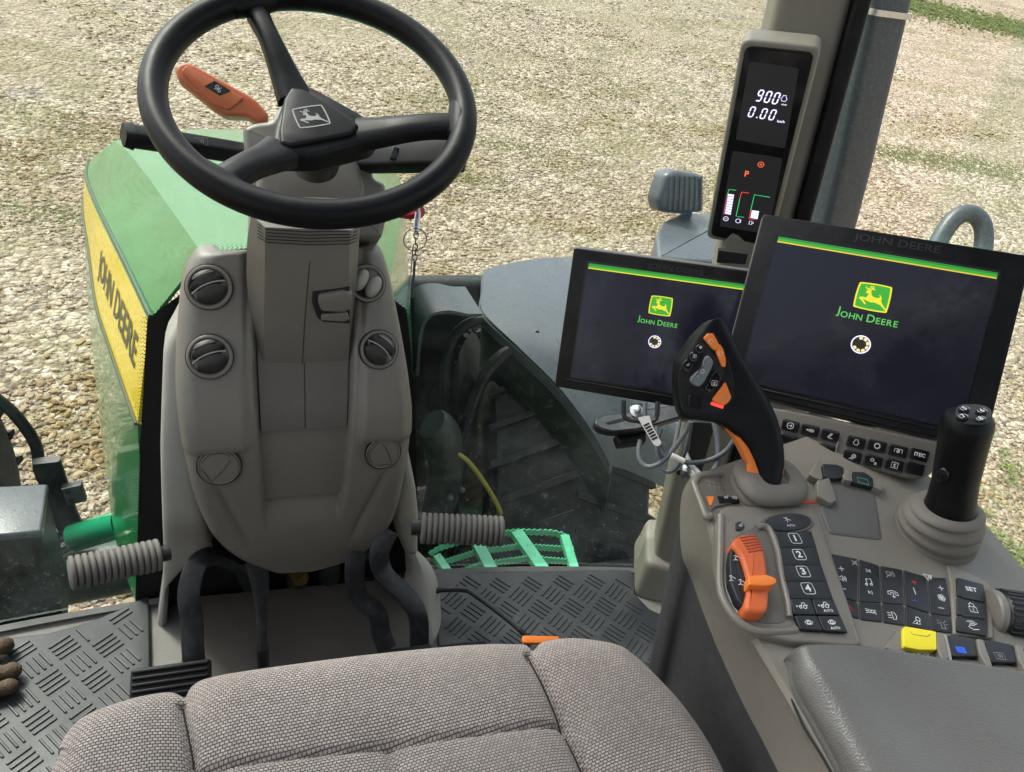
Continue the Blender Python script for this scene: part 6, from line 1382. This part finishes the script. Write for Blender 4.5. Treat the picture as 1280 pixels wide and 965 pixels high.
seams=[S([(226,872),(232,900),(238,930),(243,965)])+[(-.175,.2),(-.19,-.1)],S([(664,806),(682,840),(706,890),(738,965)])+[(.235,.2),(.24,-.1)],S([(243,957),(330,943),(470,925),(600,908),(705,895)]),S([(488,928),(494,945),(500,968)])+[(.05,.2),(.04,-.1)]]
def segd(p,L):
    b=1
    for a,c in zip(L,L[1:]):
        vx,vy=c[0]-a[0],c[1]-a[1]; t=max(0,min(1,((p[0]-a[0])*vx+(p[1]-a[1])*vy)/(vx*vx+vy*vy))); b=min(b,math.hypot(p[0]-a[0]-t*vx,p[1]-a[1]-t*vy))
    return b
def sz(p,dd):
    Rr=.05; z=zs-.055+.055*math.sqrt(max(0,1-max(0,1-dd/Rr)**2))
    for k,L in enumerate(seams):
        s_=segd(p,L); wd_,dp_=(.0045,.011) if k<2 else (.0035,.007) if k==2 else (.004,.006); z-=dp_*math.exp(-(s_/wd_)**2)+(.010 if k<2 else .005)*math.exp(-(s_/.022)**2)
    z+=.006*math.sin(p[0]*9+1)*math.sin(p[1]*11)
    return z
rings=[]
for k in range(K):
    u=k/(K-1); t_=1-(u**1.35)*.985; ring=[]
    for p in OUTL:
        v=V(p); q=cen+(v-cen)*t_; dd=(v-q).length*.85; ring.append(V((q.x,q.y,sz(q,dd))))
    rings.append(ring)
sk_=[[V((cen.x+(p[0]-cen.x)*s_,cen.y+(p[1]-cen.y)*s_,z)) for p in OUTL] for s_,z in ((.90,zs-.15),(.965,zs-.12),(.995,zs-.09),(1.0,zs-.07))]
def fabric():
    m,t,o=nt('woven grey seat fabric'); p=N(t,'ShaderNodeBsdfPrincipled',Roughness=.9); p.inputs['Sheen Weight'].default_value=.3; t.links.new(p.outputs[0],o.inputs[0]); L=t.links.new
    g=N(t,'ShaderNodeNewGeometry').outputs['Position']; mp=N(t,'ShaderNodeMapping'); mp.inputs['Rotation'].default_value=(0,0,R(-3)); L(g,mp.inputs[0])
    wb=noise(t,30,2,.5,g); ad=N(t,'ShaderNodeVectorMath',_operation='MULTIPLY_ADD'); L(wb.outputs['Color'],ad.inputs[0]); ad.inputs[1].default_value=(.0016,.0016,0); L(mp.outputs[0],ad.inputs[2])
    b=N(t,'ShaderNodeTexBrick'); b.offset=.5; b.inputs['Scale'].default_value=1; b.inputs['Brick Width'].default_value=.0040; b.inputs['Row Height'].default_value=.0030; b.inputs['Mortar Size'].default_value=.00075; b.inputs['Mortar Smooth'].default_value=1; b.inputs['Bias'].default_value=0
    b.inputs['Color1'].default_value=(.52,.455,.41,1); b.inputs['Color2'].default_value=(.38,.33,.30,1); b.inputs['Mortar'].default_value=(.065,.056,.052,1); L(ad.outputs[0],b.inputs[0])
    c=mixc(t,noise(t,9,4,.6,g).outputs[0],mixc(t,1,b.outputs[0],(.82,.80,.78),'MULTIPLY'),b.outputs[0]); L(c,p.inputs['Base Color'])
    iv=N(t,'ShaderNodeMath',_operation='SUBTRACT'); iv.inputs[0].default_value=1; L(b.outputs['Fac'],iv.inputs[1]); bu=N(t,'ShaderNodeBump',Strength=.8,Distance=.0012); L(iv.outputs[0],bu.inputs['Height']); L(bu.outputs[0],p.inputs['Normal']); return m
obj('cushion',loft(sk_+rings),fabric(),st_,sharp=80)
def sp3(L,dz=.0): return [V((x,y,sz((q.x,q.y),.2)+dz)) for q in lin([(*q,0) for q in L],60) for x,y in [(q.x,q.y)]]
for L in seams[:2]: obj('seam_stitching',tube(sp3(L,.001),.0009,6),SEAM,st_)
obj('piping',tube([V((p[0]*1.0,p[1],zs-.056)) for p in OUTL[-28:]+OUTL[:40]],.0035,8),mat('grey seat piping',(.33,.31,.30),.8),st_)
obj('seat_base',box((.05,.10,.27),(.40,.42,.40),0,.03),SIDE,st_)
# ---------------------------------------------------------------- glove
gv=thing('work_glove','worn brown leather work glove lying on the mat at the far left edge','glove',aZ(-20,840,.012))
for pts,r_ in ((((-90,845),(-40,828),(-8,812),(9,806)),.0125),(((-90,850),(-40,846),(0,842),(18,838)),.0125),(((-90,870),(-40,868),(-5,862),(14,858)),.0115),(((-90,900),(-60,890),(-30,882)),.011)):
    L=[aZ(x,y,.030) for x,y in pts]; d=(L[-1]-L[-2]).normalized(); L.append(L[-1]+d*.010)
    P=spl([(*p,k) for p,k in zip(L,[r_*1.05,r_*1.1,r_*1.0,r_*.98,r_*.45][-len(L):])],26)
    obj('finger',tube([V(p[:3]) for p in P],[p[3]*1.15*(1-.10*math.exp(-((i-14)/1.5)**2)) for i,p in enumerate(P)],14),GLOVE,gv)
pm=aZ(-125,868,.03); obj('palm',lathe(Fr(pm,(1,0,0),n=(0,0,1)),[(.001,-.018),(.038,-.018),(.047,-.006),(.047,.006),(.036,.016),(.001,.018)],30,1.1,1),GLOVE,gv)
